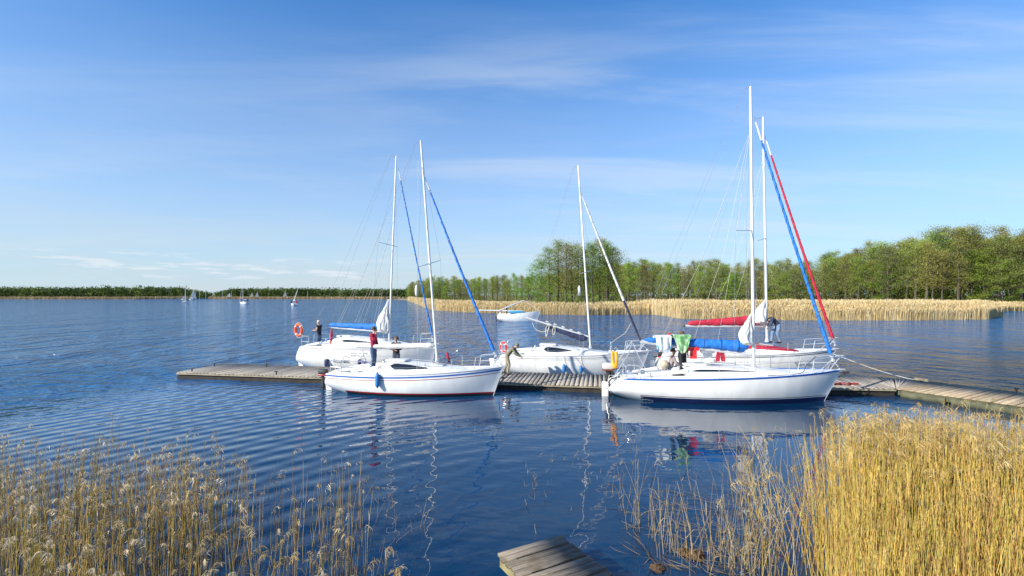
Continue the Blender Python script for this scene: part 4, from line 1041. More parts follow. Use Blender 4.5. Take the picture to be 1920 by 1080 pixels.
b = MB(); b.ball(at(1086, 545, 24.9), (.08, .08, .26), 8, 10); b.build('radar_reflector', M['sail'], rC)

# --- R : front right, the largest
Rr = dict(norudder=True, stern=(3.85, 19.95, 0), bow=(12.53, 18.85, 0), B=1.32, zs=(.84, .98, 1.20), rs=.55, rb=.62, roof=(2.9, 7.0, .34), windows=((.05, .62, .11, .20),), cockpit=(.10, .34), peak=.10, rpow=1.6, fine=.70, wroof=.52,
  label='largest white sailing boat, at the front right with blue rail, blue boom cover and laundry', group=BIG, stan=(.45, .60, .745), sh=.50, rail_mat=M['stripe_blue'],
  stripes=((.0, .035, M['stripe_blue'], 'blue_stripe'),), boot=((-.12, .20, M['stripe_navy'], 'waterline_band', .005), (.235, .255, M['stripe_navy'], 'navy_line', .006)),
  mast=(at(1413, 690, 19.35), at(1407, 163, 19.35)), crane=at(1396, 166, 19.35), mr=.075, mastm=M['alu'])
dR = 19.35; tipR = at(1379, 432, 18.6)
Rr['spreaders'] = ((at(1411, 432, dR), tipR, ''), (at(1411, 434, dR), at(1399, 425, 20.15), ''))
Rr['lines'] = [([at(1396, 167, dR), at(1262, 470, 19.8), at(1196, 640, 19.95), at(1172, 700, 20.0)], WR, 'backstay', M['wire']),
  ([at(1408, 250, dR), tipR, at(1376, 700, 18.25)], WR, 'shroud', M['wire']), ([at(1408, 250, dR), at(1399, 425, 20.15), at(1402, 690, 20.4)], WR, 'shroud', M['wire']),
  ([at(1410, 434, dR), at(1395, 702, 18.3)], WR, 'shroud', M['wire']), ([at(1411, 434, dR), at(1425, 690, 20.4)], WR, 'shroud', M['wire']),
  ([at(1404, 253, dR), at(1309, 500, 19.5), at(1240, 636, 19.6)], WR, 'lazy_jack', M['rope']), ([at(1404, 256, dR), at(1358, 470, 19.4), at(1300, 640, 19.5)], WR, 'lazy_jack', M['rope']),
  ([at(1404, 262, dR), at(1376, 470, 19.4), at(1345, 645, 19.45)], WR, 'lazy_jack', M['rope']),
  ([at(1398, 170, dR), at(1208, 630, 19.9)], WR, 'topping_lift', M['wire'])]
Rr['jib'] = (at(1417, 229, dR), at(1562, 676, 18.95), ((0, .075, .03, .04, M['sail'], 'sail_head'), (.075, .97, .036, .070, M['blue'], 'rolled_jib')))
rR = sailboat(Rr)
boom_part(Rr, at(1203, 641, 19.8), at(1409, 664, dR), .06, M['alu'])
roll(at(1206, 637, 19.8), at(1403, 650, dR), ties(Rr, at(1206, 637, 19.8), at(1403, 650, dR), .10, .24, (.42, .58, .74, .9), M['stripe_navy']) or .10, .24, 'boom_cover', M['blue'], rR, amp=.13, seed=13, sq=(.75, 1), n=60, fr=9)
draped(at(1402, 648, dR), at(1408, 590, dR), .26, .06, .14, 'lowered_mainsail', M['sail'], rR, 2)
b = MB(); b.tube(at(1551, 716, 18.9), at(1593, 697, 18.85), .02, .018, 6); b.tube(at(1574, 699, 18.85), at(1593, 697, 18.85), .022, .02, 6); b.build('anchor_bracket', M['rubber'], rR)
loop_rope([at(1530, 668, 18.8), at(1512, 685, 18.6), at(1500, 700, 18.5), at(1440, 704, 18.3)], .012, 'furling_line', M['roped'], rR)

# --- S : rear right
Ss = dict(hem=M['ringred'], stern=(7.45, 25.6, 0), bow=(15.85, 24.25, 0), B=1.32, zs=(1.12, 1.16, 1.40), rs=.3, rb=.5, roof=(2.7, 6.9, .54), windows=((.06, .50, .10, .24),), cockpit=(.08, .31), peak=.12, rpow=1.7, sole=.6,
  label='white sailing boat at the rear right with dark red boom cover and red coachroof cover', group=BIG, stan=(.36, .52, .70), sh=.52, roofcap=(.30, .93, M['red']),
  stripes=((.07, .10, M['black'], 'black_line'),), boot=((-.1, .06, M['stripe_navy'], 'waterline_band', .005),),
  mast=(at(1438, 640, 24.9), at(1430.5, 220, 24.9)), crane=at(1414, 223, 24.9), mr=.075, mastm=M['alu'])
dS = 24.9; tipS = at(1420, 452, 24.1)
Ss['spreaders'] = ((at(1436, 446, dS), tipS, ''), (at(1436, 446, dS), at(1431, 443, 25.7), ''))
Ss['lines'] = [([at(1414, 224, dS), at(1330, 450, 25.3), at(1258, 650, 25.5)], WR, 'backstay', M['wire']),
  ([at(1433, 300, dS), tipS, at(1418, 660, 23.6)], WR, 'shroud', M['wire']), ([at(1433, 300, dS), at(1431, 443, 25.7), at(1434, 648, 26.0)], WR, 'shroud', M['wire']),
  ([at(1436, 446, dS), at(1428, 660, 23.6)], WR, 'shroud', M['wire']),
  ([at(1432, 290, dS), at(1380, 490, 25.0), at(1325, 605, 25.1)], WR, 'lazy_jack', M['rope']), ([at(1432, 300, dS), at(1398, 500, 25.0), at(1366, 605, 25.0)], WR, 'lazy_jack', M['rope']),
  ([at(1415, 226, dS), at(1290, 604, 25.3)], WR, 'topping_lift', M['wire'])]
Ss['jib'] = (at(1437, 264, dS), at(1566, 647, 24.35), ((0, .07, .03, .045, M['sail'], 'sail_head'), (.07, .97, .042, .076, M['red'], 'rolled_jib')))
rS = sailboat(Ss)
boom_part(Ss, at(1285, 611, 25.3), at(1434, 611, dS), .05, M['alu'])
roll(at(1288, 607, 25.3), at(1430, 600, dS), .12, .27, 'boom_cover', M['red'], rS, amp=.12, seed=17, sq=(.7, 1), n=50, fr=8)
draped(at(1428, 608, dS), at(1437, 560, dS), .32, .05, .14, 'lowered_mainsail', M['sail'], rS, 7)
b = MB(); b.ball(at(1283, 611, 25.3), .06, 8, 8); b.build('boom_end', M['rubber'], rS)

# --- black sign on the cabin sides: a narrow black triangular emblem
def emblem(c, px, py, D, s):
    b = MB(); p = at(px, py, D)
    for y_ in (0,):
        o = [(-.5, -.5), (-.28, -.5), (.12, .12), (.12, -.5), (.5, -.5), (.28, .5), (.05, .5)]
        v = [p+Vector((x*s*.62, 0, z*s)) for x, z in o]; v2 = [q+Vector((0, .012, 0)) for q in v]; n_ = len(v)
        b.add(v+v2, [tuple(range(n_)), tuple(range(n_, 2*n_))[::-1]]+[(i, (i+1) % n_, n_+(i+1) % n_, n_+i) for i in range(n_)])
    b.add([p+Vector((-s*.5, -.003, -s*.22)), p+Vector((s*.5, -.003, -s*.10)), p+Vector((s*.5, -.003, -s*.16)), p+Vector((-s*.5, -.003, -s*.30))], [(0, 1, 2, 3)])
    b.build('emblem', M['black'], c['root'], smooth=False)

def hull_D(c, px, z):
    """distance at which the line of sight through px meets the near hull side at height z"""
    h = c['h']; best = None
    for i in range(5, 198):
        t = i/200; q = c['w'](*h.p(t, z, -1, .012)); pp = q.x/q.y*F+960
        if best is None or abs(pp-px) < best[0]: best = (abs(pp-px), q.y, t)
    return best[1]
def hull_text(c, s, size, px0, px1, z, m, name):
    """painted letters, each one laid on the curved side of the hull"""
    out_ = MB(); rz = wm(c['root']).to_euler().z; tmp = []
    for k, ch in enumerate(s):
        px = px0+(px1-px0)*k/max(1, len(s)-1)
        cu = bpy.data.curves.new('t', 'FONT'); cu.body = ch; cu.size = size; cu.extrude = .002; cu.align_x = 'CENTER'
        o = bpy.data.objects.new('t', cu); col.objects.link(o); bpy.context.view_layer.update()
        me = bpy.data.meshes.new_from_object(o.evaluated_get(bpy.context.evaluated_depsgraph_get())); bpy.data.objects.remove(o)
        Da, Db = hull_D(c, px, z), hull_D(c, px, z+size*.7); Dl, Dr = hull_D(c, px-5, z), hull_D(c, px+5, z)
        yaw = math.atan2(Dr-Dl, 10/F*Da+(Dr-Dl)*(px-960)/F); tl = math.asin(max(-.8, min(.8, -(Db-Da)/(size*.7))))
        p = at(px, 553+(H-z)*F/Da, Da)+Vector((0, -.016, 0))
        Mx = Matrix.Translation(p) @ Matrix.Rotation(yaw, 4, 'Z') @ Matrix.Rotation(math.pi/2+tl, 4, 'X')
        out_.add([Mx @ v.co for v in me.vertices], [tuple(f.vertices) for f in me.polygons])
    out_.build(name, m, c['root'], smooth=False)
def illegible(c, px0, px1, z, m, name, hgt=.05, seed=1):
    """a line of lettering too small to read: rows of short strokes"""
    rd = random.Random(seed); b = MB(); D0 = hull_D(c, px0, z); D1 = hull_D(c, px1, z)
    a_, b_ = at(px0, 553+(H-z)*F/D0, D0), at(px1, 553+(H-z)*F/D1, D1); L = (b_-a_).length; d = (b_-a_).normalized(); x = 0
    while x < L:
        wd = rd.uniform(.03, .08)
        if rd.random() > .22: b.box(a_+d*(x+wd/2)+Vector((0, -.006, rd.uniform(-.01, .01))), (wd*.75, .006, hgt*rd.uniform(.55, 1)), math.atan2(d.y, d.x))
        x += wd+.02
    b.build(name, m, c['root'], smooth=False)
PALE = mat('lettering_grey', (.42, .42, .44), .5, .1, 5)
illegible(Bb, 656, 688, 1.00, PALE, 'hull_lettering', seed=2); illegible(Bb, 658, 682, .86, PALE, 'hull_lettering', seed=3); illegible(Bb, 672, 686, .72, PALE, 'hull_lettering', seed=4)
illegible(Ss, 1489, 1522, .84, M['stripe_grey'], 'hull_lettering', .06, 5); illegible(Ss, 1492, 1520, .72, M['stripe_grey'], 'hull_lettering', .06, 6)
emblem(A, 796.5, 687, hull_D(A, 796.5, .9)+.62, .17); emblem(Cc, 1091, 661, hull_D(Cc, 1091, 1.0)+.62, .20)

hull_text(Bb, 'POLMAK', .25, 627, 653, .46, M['stripe_navy'], 'hull_name')
# ------------------------------------------------------------ things on and around the boats
def ring(px, py, D, R0, r, axis, m, label, bands=True, sy=1.0, cat='lifebuoy'):
    root = empty('lifebuoy', at(px, py, D)); bpy.context.view_layer.update(); tag(root, label, cat, 'lifebuoys on the boats')
    b = MB(); b.torus(at(px, py, D), R0, r, axis, 32, 10, sy=sy); b.build('ring', m, root)
    q = Vector(axis).to_track_quat('Z', 'Y')
    for k in range(4):
        a0 = math.pi/4+k*math.pi/2; b = MB(); pts = [at(px, py, D)+q @ Vector((R0*math.cos(a), R0*sy*math.sin(a), 0)) for a in (a0-.12, a0, a0+.12)]; b.path(pts, r*1.08, 10); b.build('band', M['sail'], root)
    b = MB(); b.torus(at(px, py, D), R0+r*1.15, .010, axis, 28, 5, sy=sy); b.build('grab_line', M['rope'], root)
    return root
ring(560, 619, 27.2, .22, .075, (.35, 1, .05), M['orange'], 'orange lifebuoy on the stern rail of the high rear left boat', sy=1.35)
ring(944.5, 651, 26.2, .19, .065, (.75, 1, .1), M['ringred'], 'red lifebuoy on the stern rail beside the bending man in khaki', sy=1.25)
# horseshoe ring seen edge on
c0 = at(1152.5, 673, 19.75); root = empty('horseshoe_ring', c0); bpy.context.view_layer.update(); tag(root, 'yellow orange horseshoe ring seen edge-on at the stern of the largest boat', 'lifebuoy')
b = MB(); b.torus(c0, .24, .07, (1, .12, 0), 26, 10, arc=.80, sy=1.35, a0=math.pi*.2-1.57+3.14); b.build('ring', M['yellow'], root)
b = MB(); b.tube(c0+Vector((.10, .0, .42)), c0+Vector((.11, 0, -.78)), .014, .014, 6); b.path([c0+Vector((.10, 0, .42)), c0+Vector((.04, 0, .46)), c0+Vector((-.02, 0, .40))], .014, 6); b.build('bracket', M['steel'], root)

def fender(px, y0, y1, D, r, m, label, topz):
    p0, p1 = at(px, y0, D), at(px, y1, D); root = empty('fender', p1); bpy.context.view_layer.update(); tag(root, label, 'fender', 'fenders hanging along the hulls')
    d = p0-p1; n_ = 12; b = MB()
    prof = [(0, .25), (.03, .6), (.10, .92), (.2, 1), (.5, 1), (.8, 1), (.9, .92), (.96, .6), (1, .3)]
    b.path([p1+d*a for a, _ in prof], [r*q for _, q in prof], 14); b.build('body', m, root)
    b = MB(); b.tube(p1-Vector((0, 0, .03)), p1+Vector((0, 0, .02)), .035, .035, 8); b.tube(p0-Vector((0, 0, .02)), p0+Vector((0, 0, .04)), .04, .03, 8); b.build('eye', M['stripe_navy'], root)
    b = MB(); b.tube(p0, Vector((p0.x, p0.y+.03, topz)), .010, .010, 5); b.build('rope', M['rope'], root)
dA1 = hull_D(A, 707, .6)-.10
fender(707.5, 700, 726, dA1, .088, M['fender'], 'blue fender hanging on the side of the front left boat', .98)
fender(1057.5, 684, 699, hull_D(Cc, 1057.5, .5)-.09, .085, M['fender'], 'blue fender on the middle boat, the left one of two above the pier', 1.05)
fender(1089.5, 687, 699, hull_D(Cc, 1089.5, .5)-.09, .085, M['fender'], 'blue fender on the middle boat, the right one of two above the pier', 1.05)
fender(614, 672, 688, 26.5, .16, M['fendern'], 'fat navy fender on the rear left hull left of its blue name', 1.3)
fender(675, 674, 684, 25.9, .12, M['fendern'], 'small navy fender on the rear left hull beside the man in the maroon jumper', 1.3)

def rope_thing(pts, r, label, m=None, name='mooring_rope'):
    P = [Vector(p) for p in pts]; o = []
    P = [P[0]]+P+[P[-1]]
    for i in range(1, len(P)-2):
        for k in range(10):
            t = k/10; a, b_, c_, d_ = P[i-1], P[i], P[i+1], P[i+2]
            o.append(.5*((2*b_)+(c_-a)*t+(2*a-5*b_+4*c_-d_)*t*t+(3*b_-a-3*c_+d_)*t**3))
    o.append(P[-2]); b = MB(); b.path(o, r, 6); return tag(b.build(name, m or M['rope']), label, 'rope')
rope_thing([at(1558, 662, 24.3), at(1640, 692, 23.2), at(1700, 709, 22.4), at(1728, 713, 21.9)], .011, 'long pale mooring rope from the rear right boat down to the bend of the pier')
pc = at(1728, 716, 21.7); pts = [pc+Vector((math.cos(a*1.0)*(.16+.05*math.sin(a*3.1)), math.sin(a)*.30*(1+.2*math.sin(a*1.7)), (.02+a*.002)-pc.z+PIER_Z)) for a in [k*.5 for k in range(60)]]
rope_thing([Vector((p.x, p.y, max(p.z, PIER_Z+.015))) for p in pts], .011, 'loose pale rope coil on the planks at the bend of the pier', mat('rope_old', (.30, .26, .18), .9, .3, 20), name='rope_coil')
pts = [Vector((12.9+.09*k, 20.75+.10*math.sin(k*1.4), PIER_Z+.03+.03*math.sin(k*2.1)**2)) for k in range(18)]
rope_thing(pts, .05, 'dark red hose bundle lying on the pier behind the bow of the largest boat', mat('hose_red', (.20, .02, .02), .6, .3, 8), 'hose')
rope_thing([at(944, 692, 20.9), at(938, 700, 20.8), at(936, 712, 20.9), at(938, 716, 21.2)], .012, 'short dark mooring rope from the front left bow to the pier', M['roped'])
rope_thing([at(675, 676, 25.7), at(690, 680, 24.6), at(700, 683, 23.6)], .020, 'violet rope stretched behind the man in the maroon jumper', M['ropeb'])
rope_thing([at(596, 645, 27.2), at(606, 641, 26.9), at(618, 634, 26.9)], .020, 'blue rope along the stern rail of the rear left boat', M['blue'])
rope_thing([at(1160, 702, 19.8), at(1144, 710, 19.9), at(1138, 722, 20.1), at(1150, 733, 19.8), at(1134, 735, 20.3), at(1139, 724, 20.6)], .022, 'tangled pale rope hanging at the stern of the largest boat')

# outboard motors (parts of their boats)
def outboard(root, p, rz, m1, m2, s=1.0, lift=0.0):
    p = Vector(p); Mr = Matrix.Rotation(rz, 3, 'Z') @ Matrix.Rotation(lift, 3, 'Y')
    def q(x, y, z): return p+Mr @ Vector((x*s, y*s, z*s))
    b = MB(); b.box(q(0, 0, .20), (.40*s, .24*s, .24*s), Mr, .07*s); o = b.build('outboard_motor', m1, root); b = MB(); b.box(q(0, 0, .075), (.41*s, .245*s, .07*s), Mr, .03*s)
    def par(bm, nm, mm): ob = bm.build(nm, mm, o); return ob
    par(b, 'cowl_band', m2); b = MB(); b.path([q(.02, 0, .05), q(.0, 0, -.25), q(-.02, 0, -.70)], [.08*s, .06*s, .05*s], 10, sq=(.7, 1.3)); b.box(q(-.06, 0, -.42), (.26*s, .16*s, .02*s), Mr); par(b, 'shaft', M['rubber'])
    b = MB(); b.tube(q(.10, 0, -.66), q(-.14, 0, -.66), .035*s, .045*s, 8)
    for k in range(3): a = k*2.094; b.box(q(-.16, math.cos(a)*.06, -.66+math.sin(a)*.06), (.02*s, .09*s, .09*s), Mr @ Matrix.Rotation(a, 3, 'X'))
    par(b, 'propeller', M['rubber']); b = MB(); b.box(q(.16, 0, -.12), (.10*s, .22*s, .26*s), Mr, .02); b.tube(q(.18, 0, .10), q(.55, .05, .14), .02*s, .025*s, 6); par(b, 'bracket', M['black'])
OUTB_R = mat('cowl_grey', (.55, .54, .52), .35, .1, 6)
outboard(rR, at(1140, 697, 20.05), R(-7), OUTB_R, mat('cowl_brown', (.16, .05, .03), .5, .2, 6), 1.15)
outboard(rA, at(606, 706, 21.4), R(-9), M['rubber'], M['stripe_red'], 1.0)
outboard(rS, at(1240, 672, 25.5), R(-9), M['black'], M['ringred'], 1.0, R(10))
# white box rudder and ladder at the stern of the largest boat
b = MB(); b.box((-.10, .02, .22), (.26, .24, .70), None, .04); b.build('rudder_stock', M['roof'], rR, local=True)
b = MB()
for sd in (-.16, .16): b.path([(.30, sd, .84), (.05, sd, .86), (-.06, sd, .30)], .014, 6)
for k in range(3): b.tube((-.0-.03*k, -.16, .66-.16*k), (-.0-.03*k, .16, .66-.16*k), .014, .014, 6)
b.build('boarding_ladder', M['steel'], rR, local=True)
# tall bow style frame at the stern of the largest boat, carrying the end of the boom
b = MB()
W_R = wm(rR)
for sd in (-1, 1):
    b.path([W_R @ Vector((.15, sd*.85, .86)), W_R @ Vector((.75, sd*.55, 1.75)), W_R @ Vector((.95, sd*.12, 2.20))], .018, 7)
    b.path([W_R @ Vector((1.55, sd*.85, .90)), W_R @ Vector((1.15, sd*.4, 1.7)), W_R @ Vector((.98, sd*.12, 2.15))], .014, 7)
b.tube(W_R @ Vector((.95, -.12, 2.2)), W_R @ Vector((.95, .12, 2.2)), .03, .03, 8)
b.build('boom_support', M['steel'], rR)

# laundry over the boom of the largest boat
def towel(px0, px1, y0, y1, D, m, label, seed, name='towel', curve=.06):
    p0, p1 = at(px0, y0, D), at(px1, y0, D+(-.02)); hgt = at(px0, y0, D).z-at(px0, y1, D).z
    b = MB()
    def fn(u, v):
        # v 0..1: back edge -> over the boom -> front edge
        x = p0.x+(p1.x-p0.x)*u; fold = mnoise.noise(Vector((u*5+seed, v*1.2, seed)))*.07+math.sin(u*11+seed+v*2)*.025*v
        if v < .3: k = (.3-v)/.3; y = D+.28+fold*.4; z = p0.z-k*hgt*.45
        elif v < .45: k = (v-.3)/.15; y = D+.28-.42*k; z = p0.z+.03*math.sin(math.pi*k)
        else:
            k = (v-.45)/.55; y = D-.15-.03*k+fold; z = p0.z-k*hgt*(1-curve*4*(u-.5)**2*(1 if curve > 0 else -1)+.03*mnoise.noise(Vector((u*6, seed, 0)))); x += (.5-u)*abs(curve)*.8*k
        return Vector((x, y, z))
    b.grid(fn, 26, 34); return tag(b.build(name, m, thick=.012), label, 'towel', 'laundry hung along the boom')
towel(1228, 1257, 630, 655, 19.55, M['white_t'], 'white and pale blue patterned towel hung over the boom', 2)
towel(1261, 1294, 629, 662, 19.50, M['green_t'], 'green towel hung over the boom beside the white one', 6, curve=.35)
def garment(outline, px, py, D, s, m, label, name, cat, seed=0, th=.05):
    p = at(px, py, D); n_ = len(outline); b = MB()
    def bulge(x, z): return .05*mnoise.noise(Vector((x*5+seed, z*4, seed)))
    from mathutils.geometry import tessellate_polygon
    def sub(o, k=4):
        r_ = []
        for i in range(len(o)):
            a, c_ = o[i], o[(i+1) % len(o)]
            for q in range(k): r_.append((a[0]+(c_[0]-a[0])*q/k, a[1]+(c_[1]-a[1])*q/k))
        return r_
    o = sub(outline); tri = tessellate_polygon([[Vector((x, z, 0)) for x, z in o]])
    f = [p+Vector((x*s, -th/2+bulge(x, z), z*s)) for x, z in o]; k_ = [p+Vector((x*s, th/2+bulge(x, z), z*s)) for x, z in o]; m_ = len(o)
    b.add(f+k_, [tuple(t) for t in tri]+[tuple(i+m_ for i in t)[::-1] for t in tri]+[(i, (i+1) % m_, m_+(i+1) % m_, m_+i) for i in range(m_)])
    ob = b.build(name, m, auto=70); return tag(ob, label, cat, 'laundry hung along the boom')
SHIRT = [(-.25, 0), (-.5, -.12), (-.42, -.38), (-.27, -.32), (-.27, -1), (.27, -1), (.27, -.32), (.42, -.38), (.5, -.12), (.25, 0), (.1, -.07), (-.1, -.07)]
TROU = [(-.3, 0), (-.36, -1), (-.10, -1), (0, -.35), (.10, -1), (.36, -1), (.3, 0)]
g = garment(SHIRT, 1300, 650, 19.5, .47, M['ringred'], 'bright red sleeveless jersey hanging below the boom', 'jersey', 'jersey', 3)
garment(SHIRT, 1327, 652, 19.55, .60, mat('cloth_grey', (.26, .29, .34), .85, .15, 6, bump=.4, bs=40), 'wide grey blue jumper hanging below the boom', 'jumper', 'jumper', 5, .10)
garment(TROU, 1351, 654, 19.5, .50, M['red'], 'dark red trousers hanging below the boom by the shrouds', 'trousers', 'trousers', 7)
b = MB(); pb = at(1330, 677, 19.3)
b.grid(lambda u, v: (lambda a, c_: pb+Vector((.26*math.sin(a)*math.cos(c_)*(1+.3*mnoise.noise(Vector((u*4, v*5, 1)))), .16*math.sin(a)*math.sin(c_), -.11*math.cos(a)*(1+.5*mnoise.noise(Vector((u*5, v*6, 4)))))))(math.pi*u, 2*math.pi*v), 16, 20, True)
tag(b.build('sail_bag', M['sail']), 'crumpled white bag on the coachroof under the grey jumper', 'bag')
b = MB(); pb = at(1246, 684, 19.75)
b.grid(lambda u, v: (lambda a, c_: pb+Vector((.17*math.sin(a)*math.cos(c_), .16*math.sin(a)*math.sin(c_), -.19*math.cos(a)*(1+.3*mnoise.noise(Vector((u*5, v*6, 9)))))))(math.pi*u, 2*math.pi*v), 16, 20, True)
tag(b.build('canvas_bag', mat('canvas_beige', (.48, .42, .30), .8, .25, 7, bump=.5, bs=20)), 'round beige bag in the cockpit near the small outboard', 'bag')

# ------------------------------------------------------------ people
def skin_obj(name, joints, edges, radii, m, root, sub=1, rootj=None):
    names = list(joints); idx = {n_: i for i, n_ in enumerate(names)}
    me = bpy.data.meshes.new(name); me.from_pydata([tuple(joints[n_]) for n_ in names], [(idx[a], idx[b]) for a, b in edges], []); me.update()
    o = bpy.data.objects.new(name, me); col.objects.link(o)
    md = o.modifiers.new('s', 'SKIN'); md.use_smooth_shade = True; md.branch_smoothing = .6
    sv = me.skin_vertices[0].data if me.skin_vertices else None
    if sv is None:
        import bmesh
        bm = bmesh.new(); bm.from_mesh(me); bm.verts.layers.skin.verify(); bm.to_mesh(me); bm.free(); sv = me.skin_vertices[0].data
    for n_ in names:
        r_ = radii[n_]; sv[idx[n_]].radius = r_ if isinstance(r_, tuple) else (r_, r_); sv[idx[n_]].use_root = False
    sv[idx[rootj or names[0]]].use_root = True
    ms = o.modifiers.new('sub', 'SUBSURF'); ms.levels = ms.render_levels = sub
    bpy.context.view_layer.update()
    me2 = bpy.data.meshes.new_from_object(o.evaluated_get(bpy.context.evaluated_depsgraph_get())); me2.name = name
    bpy.data.objects.remove(o)
    me2.materials.clear(); me2.materials.append(m)
    o = bpy.data.objects.new(name, me2); col.objects.link(o); o.parent = root; return o
STAND = dict(pelvis=(0, 0, .94), spine=(0, 0, 1.14), chest=(.0, 0, 1.34), neck=(.01, 0, 1.50), jaw=(.035, 0, 1.575), head=(.02, 0, 1.66), crown=(.0, 0, 1.715), nose=(.135, 0, 1.625),
  shL=(-.01, .17, 1.42), elL=(-.03, .24, 1.15), wrL=(.06, .23, .92), shR=(-.01, -.17, 1.42), elR=(-.03, -.24, 1.15), wrR=(.06, -.23, .92),
  hipL=(0, .09, .88), knL=(.03, .10, .49), anL=(-.02, .11, .08), toL=(.13, .13, .035), hipR=(0, -.09, .88), knR=(.03, -.10, .49), anR=(-.02, -.11, .08), toR=(.13, -.13, .035))
RAD = dict(pelvis=(.125, .085), spine=(.115, .08), chest=(.135, .085), neck=.052, jaw=.068, head=.092, crown=.066, nose=.016, shL=.062, shR=.062, elL=.043, elR=.043, wrL=.028, wrR=.028,
  hipL=.09, hipR=.09, knL=.058, knR=.058, anL=.038, anR=.038, toL=.03, toR=.03)
EDG = [('pelvis', 'spine'), ('spine', 'chest'), ('chest', 'neck'), ('neck', 'jaw'), ('jaw', 'head'), ('head', 'crown'), ('head', 'nose'), ('chest', 'shL'), ('shL', 'elL'), ('elL', 'wrL'), ('chest', 'shR'), ('shR', 'elR'), ('elR', 'wrR'),
  ('pelvis', 'hipL'), ('hipL', 'knL'), ('knL', 'anL'), ('anL', 'toL'), ('pelvis', 'hipR'), ('hipR', 'knR'), ('knR', 'anR'), ('anR', 'toR')]
def person(px, feet_y, D, face, label, top, bottom, hair, pose=None, s=1.0, z=None, shoes=None, hat=None, fingers=True, vest=False):
    p = at(px, feet_y, D)
    if z is not None: p.z = z
    root = empty('person', p, face); root.scale = (s, s, s); bpy.context.view_layer.update(); tag(root, label, 'person')
    J = dict(STAND); J.update(pose or {}); J = {k: Vector(v) for k, v in J.items()}
    if pose and 'nose' not in pose and 'head' in pose:
        ax = (J['crown']-J['jaw']).normalized(); fw = (Vector((1, 0, 0))-ax*ax.x).normalized(); J['nose'] = J['head']+fw*.112-ax*.03
    E = list(EDG); Rr_ = dict(RAD)
    for sd in 'LR':
        wv_ = (J['wr'+sd]-J['el'+sd]).normalized(); side = wv_.cross(Vector((0, 0, 1)) if abs(wv_.z) < .8 else Vector((1, 0, 0))).normalized()
        J['pa'+sd] = J['wr'+sd]+wv_*.07; Rr_['pa'+sd] = (.036, .020); E.append(('wr'+sd, 'pa'+sd))
        if fingers:
            nrm = wv_.cross(side)
            for f_ in range(4):
                o = (f_-1.5)*.020; l_ = (.050, .062, .066, .052)[f_]
                a_ = 'f%d%s' % (f_, sd); b_ = 'g%d%s' % (f_, sd)
                J[a_] = J['pa'+sd]+side*o+wv_*l_*.7; J[b_] = J[a_]+wv_*l_*.45+nrm*.025; Rr_[a_] = .009; Rr_[b_] = .007; E += [('pa'+sd, a_), (a_, b_)]
            J['t'+sd] = J['wr'+sd]+wv_*.055+side*.05; Rr_['t'+sd] = .010; E.append(('wr'+sd, 't'+sd))
    skin_obj('body', J, E, {k: Rr_[k] for k in J}, M['skin'], root, 2 if fingers else 1)
    def wrinkle(b, amp=.007):
        b.v = [v+Vector((mnoise.noise(v*9+Vector((px, 0, 0))), mnoise.noise(v*9+Vector((0, px, 5))), mnoise.noise(v*11+Vector((3, 0, px)))*.5))*amp*2 for v in b.v]; return b
    def upv(a_, c_): return (1, 0, 0) if abs((c_-a_).normalized().z) > .75 else (0, 0, 1)
    def spl(pts, rs, n=5):
        P = [pts[0]]+pts+[pts[-1]]; Q = [rs[0]]+rs+[rs[-1]]; o = []; ro = []
        for i in range(1, len(P)-2):
            for k in range(n):
                t = k/n; cr = lambda a_, b_, c_, d_: .5*((2*b_)+(c_-a_)*t+(2*a_-5*b_+4*c_-d_)*t*t+(3*b_-a_-3*c_+d_)*t**3)
                o.append(cr(P[i-1], P[i], P[i+1], P[i+2])); ro.append(cr(Q[i-1], Q[i], Q[i+1], Q[i+2]))
        return o+[P[-2]], ro+[Q[-2]]
    pel, spn, che, nek = J['pelvis'], J['spine'], J['chest'], J['neck']
    b = MB(); p_, r_ = spl([pel-(spn-pel)*.12, pel, spn, che, che.lerp(nek, .45), che.lerp(nek, .85)], [.165, .172, .158, .190, .150, .062]); b.path(p_, r_, 16, sq=(1, .66), up=upv(pel, nek))
    for sd in 'LR':
        sh_, el_, wr_ = J['sh'+sd], J['el'+sd], J['wr'+sd]; en = sh_.lerp(el_, .28) if vest else el_.lerp(wr_, .96)
        pts = [che.lerp(sh_, .55), sh_, sh_.lerp(el_, .28)] if vest else [che.lerp(sh_, .55), sh_, sh_.lerp(el_, .5), el_, en]
        p_, r_ = spl(pts, [.07, .078, .070] if vest else [.07, .078, .064, .056, .042]); b.path(p_, r_, 10)
    wrinkle(b).build('waistcoat' if vest else 'jacket', top, root, local=True, auto=80)
    b = MB(); cr_ = J['hipL'].lerp(J['hipR'], .5)
    p_, r_ = spl([pel.lerp(spn, .22), pel, cr_-(spn-pel)*.10, cr_-(spn-pel)*.28], [.150, .160, .160, .09]); b.path(p_, r_, 16, sq=(1, .70), up=upv(cr_, spn))
    for sd in 'LR':
        hp_, kn_, an_ = J['hip'+sd], J['kn'+sd], J['an'+sd]; p_, r_ = spl([hp_+(pel-hp_)*.3, hp_, hp_.lerp(kn_, .5), kn_, kn_.lerp(an_, .45), kn_.lerp(an_, .96)], [.08, .098, .090, .068, .068, .055]); b.path(p_, r_, 12, up=upv(hp_, kn_) if abs((kn_-hp_).normalized().z) > .75 else None)
    wrinkle(b).build('trousers', bottom, root, local=True, auto=80)
    for sd in 'LR':
        b = MB(); a_, t_ = J['an'+sd], J['to'+sd]; h_ = (t_-a_).normalized(); b.path([a_-Vector((h_.x, h_.y, 0))*.06-Vector((0, 0, .035)), a_-Vector((0, 0, .03)), a_.lerp(t_, .55)-Vector((0, 0, .012)), t_, t_+Vector((h_.x, h_.y, 0))*.06], [.035, .052, .048, .042, .025], 10, up=(0, 0, 1)); b.build('shoe', shoes or M['rubber'], root, local=True)
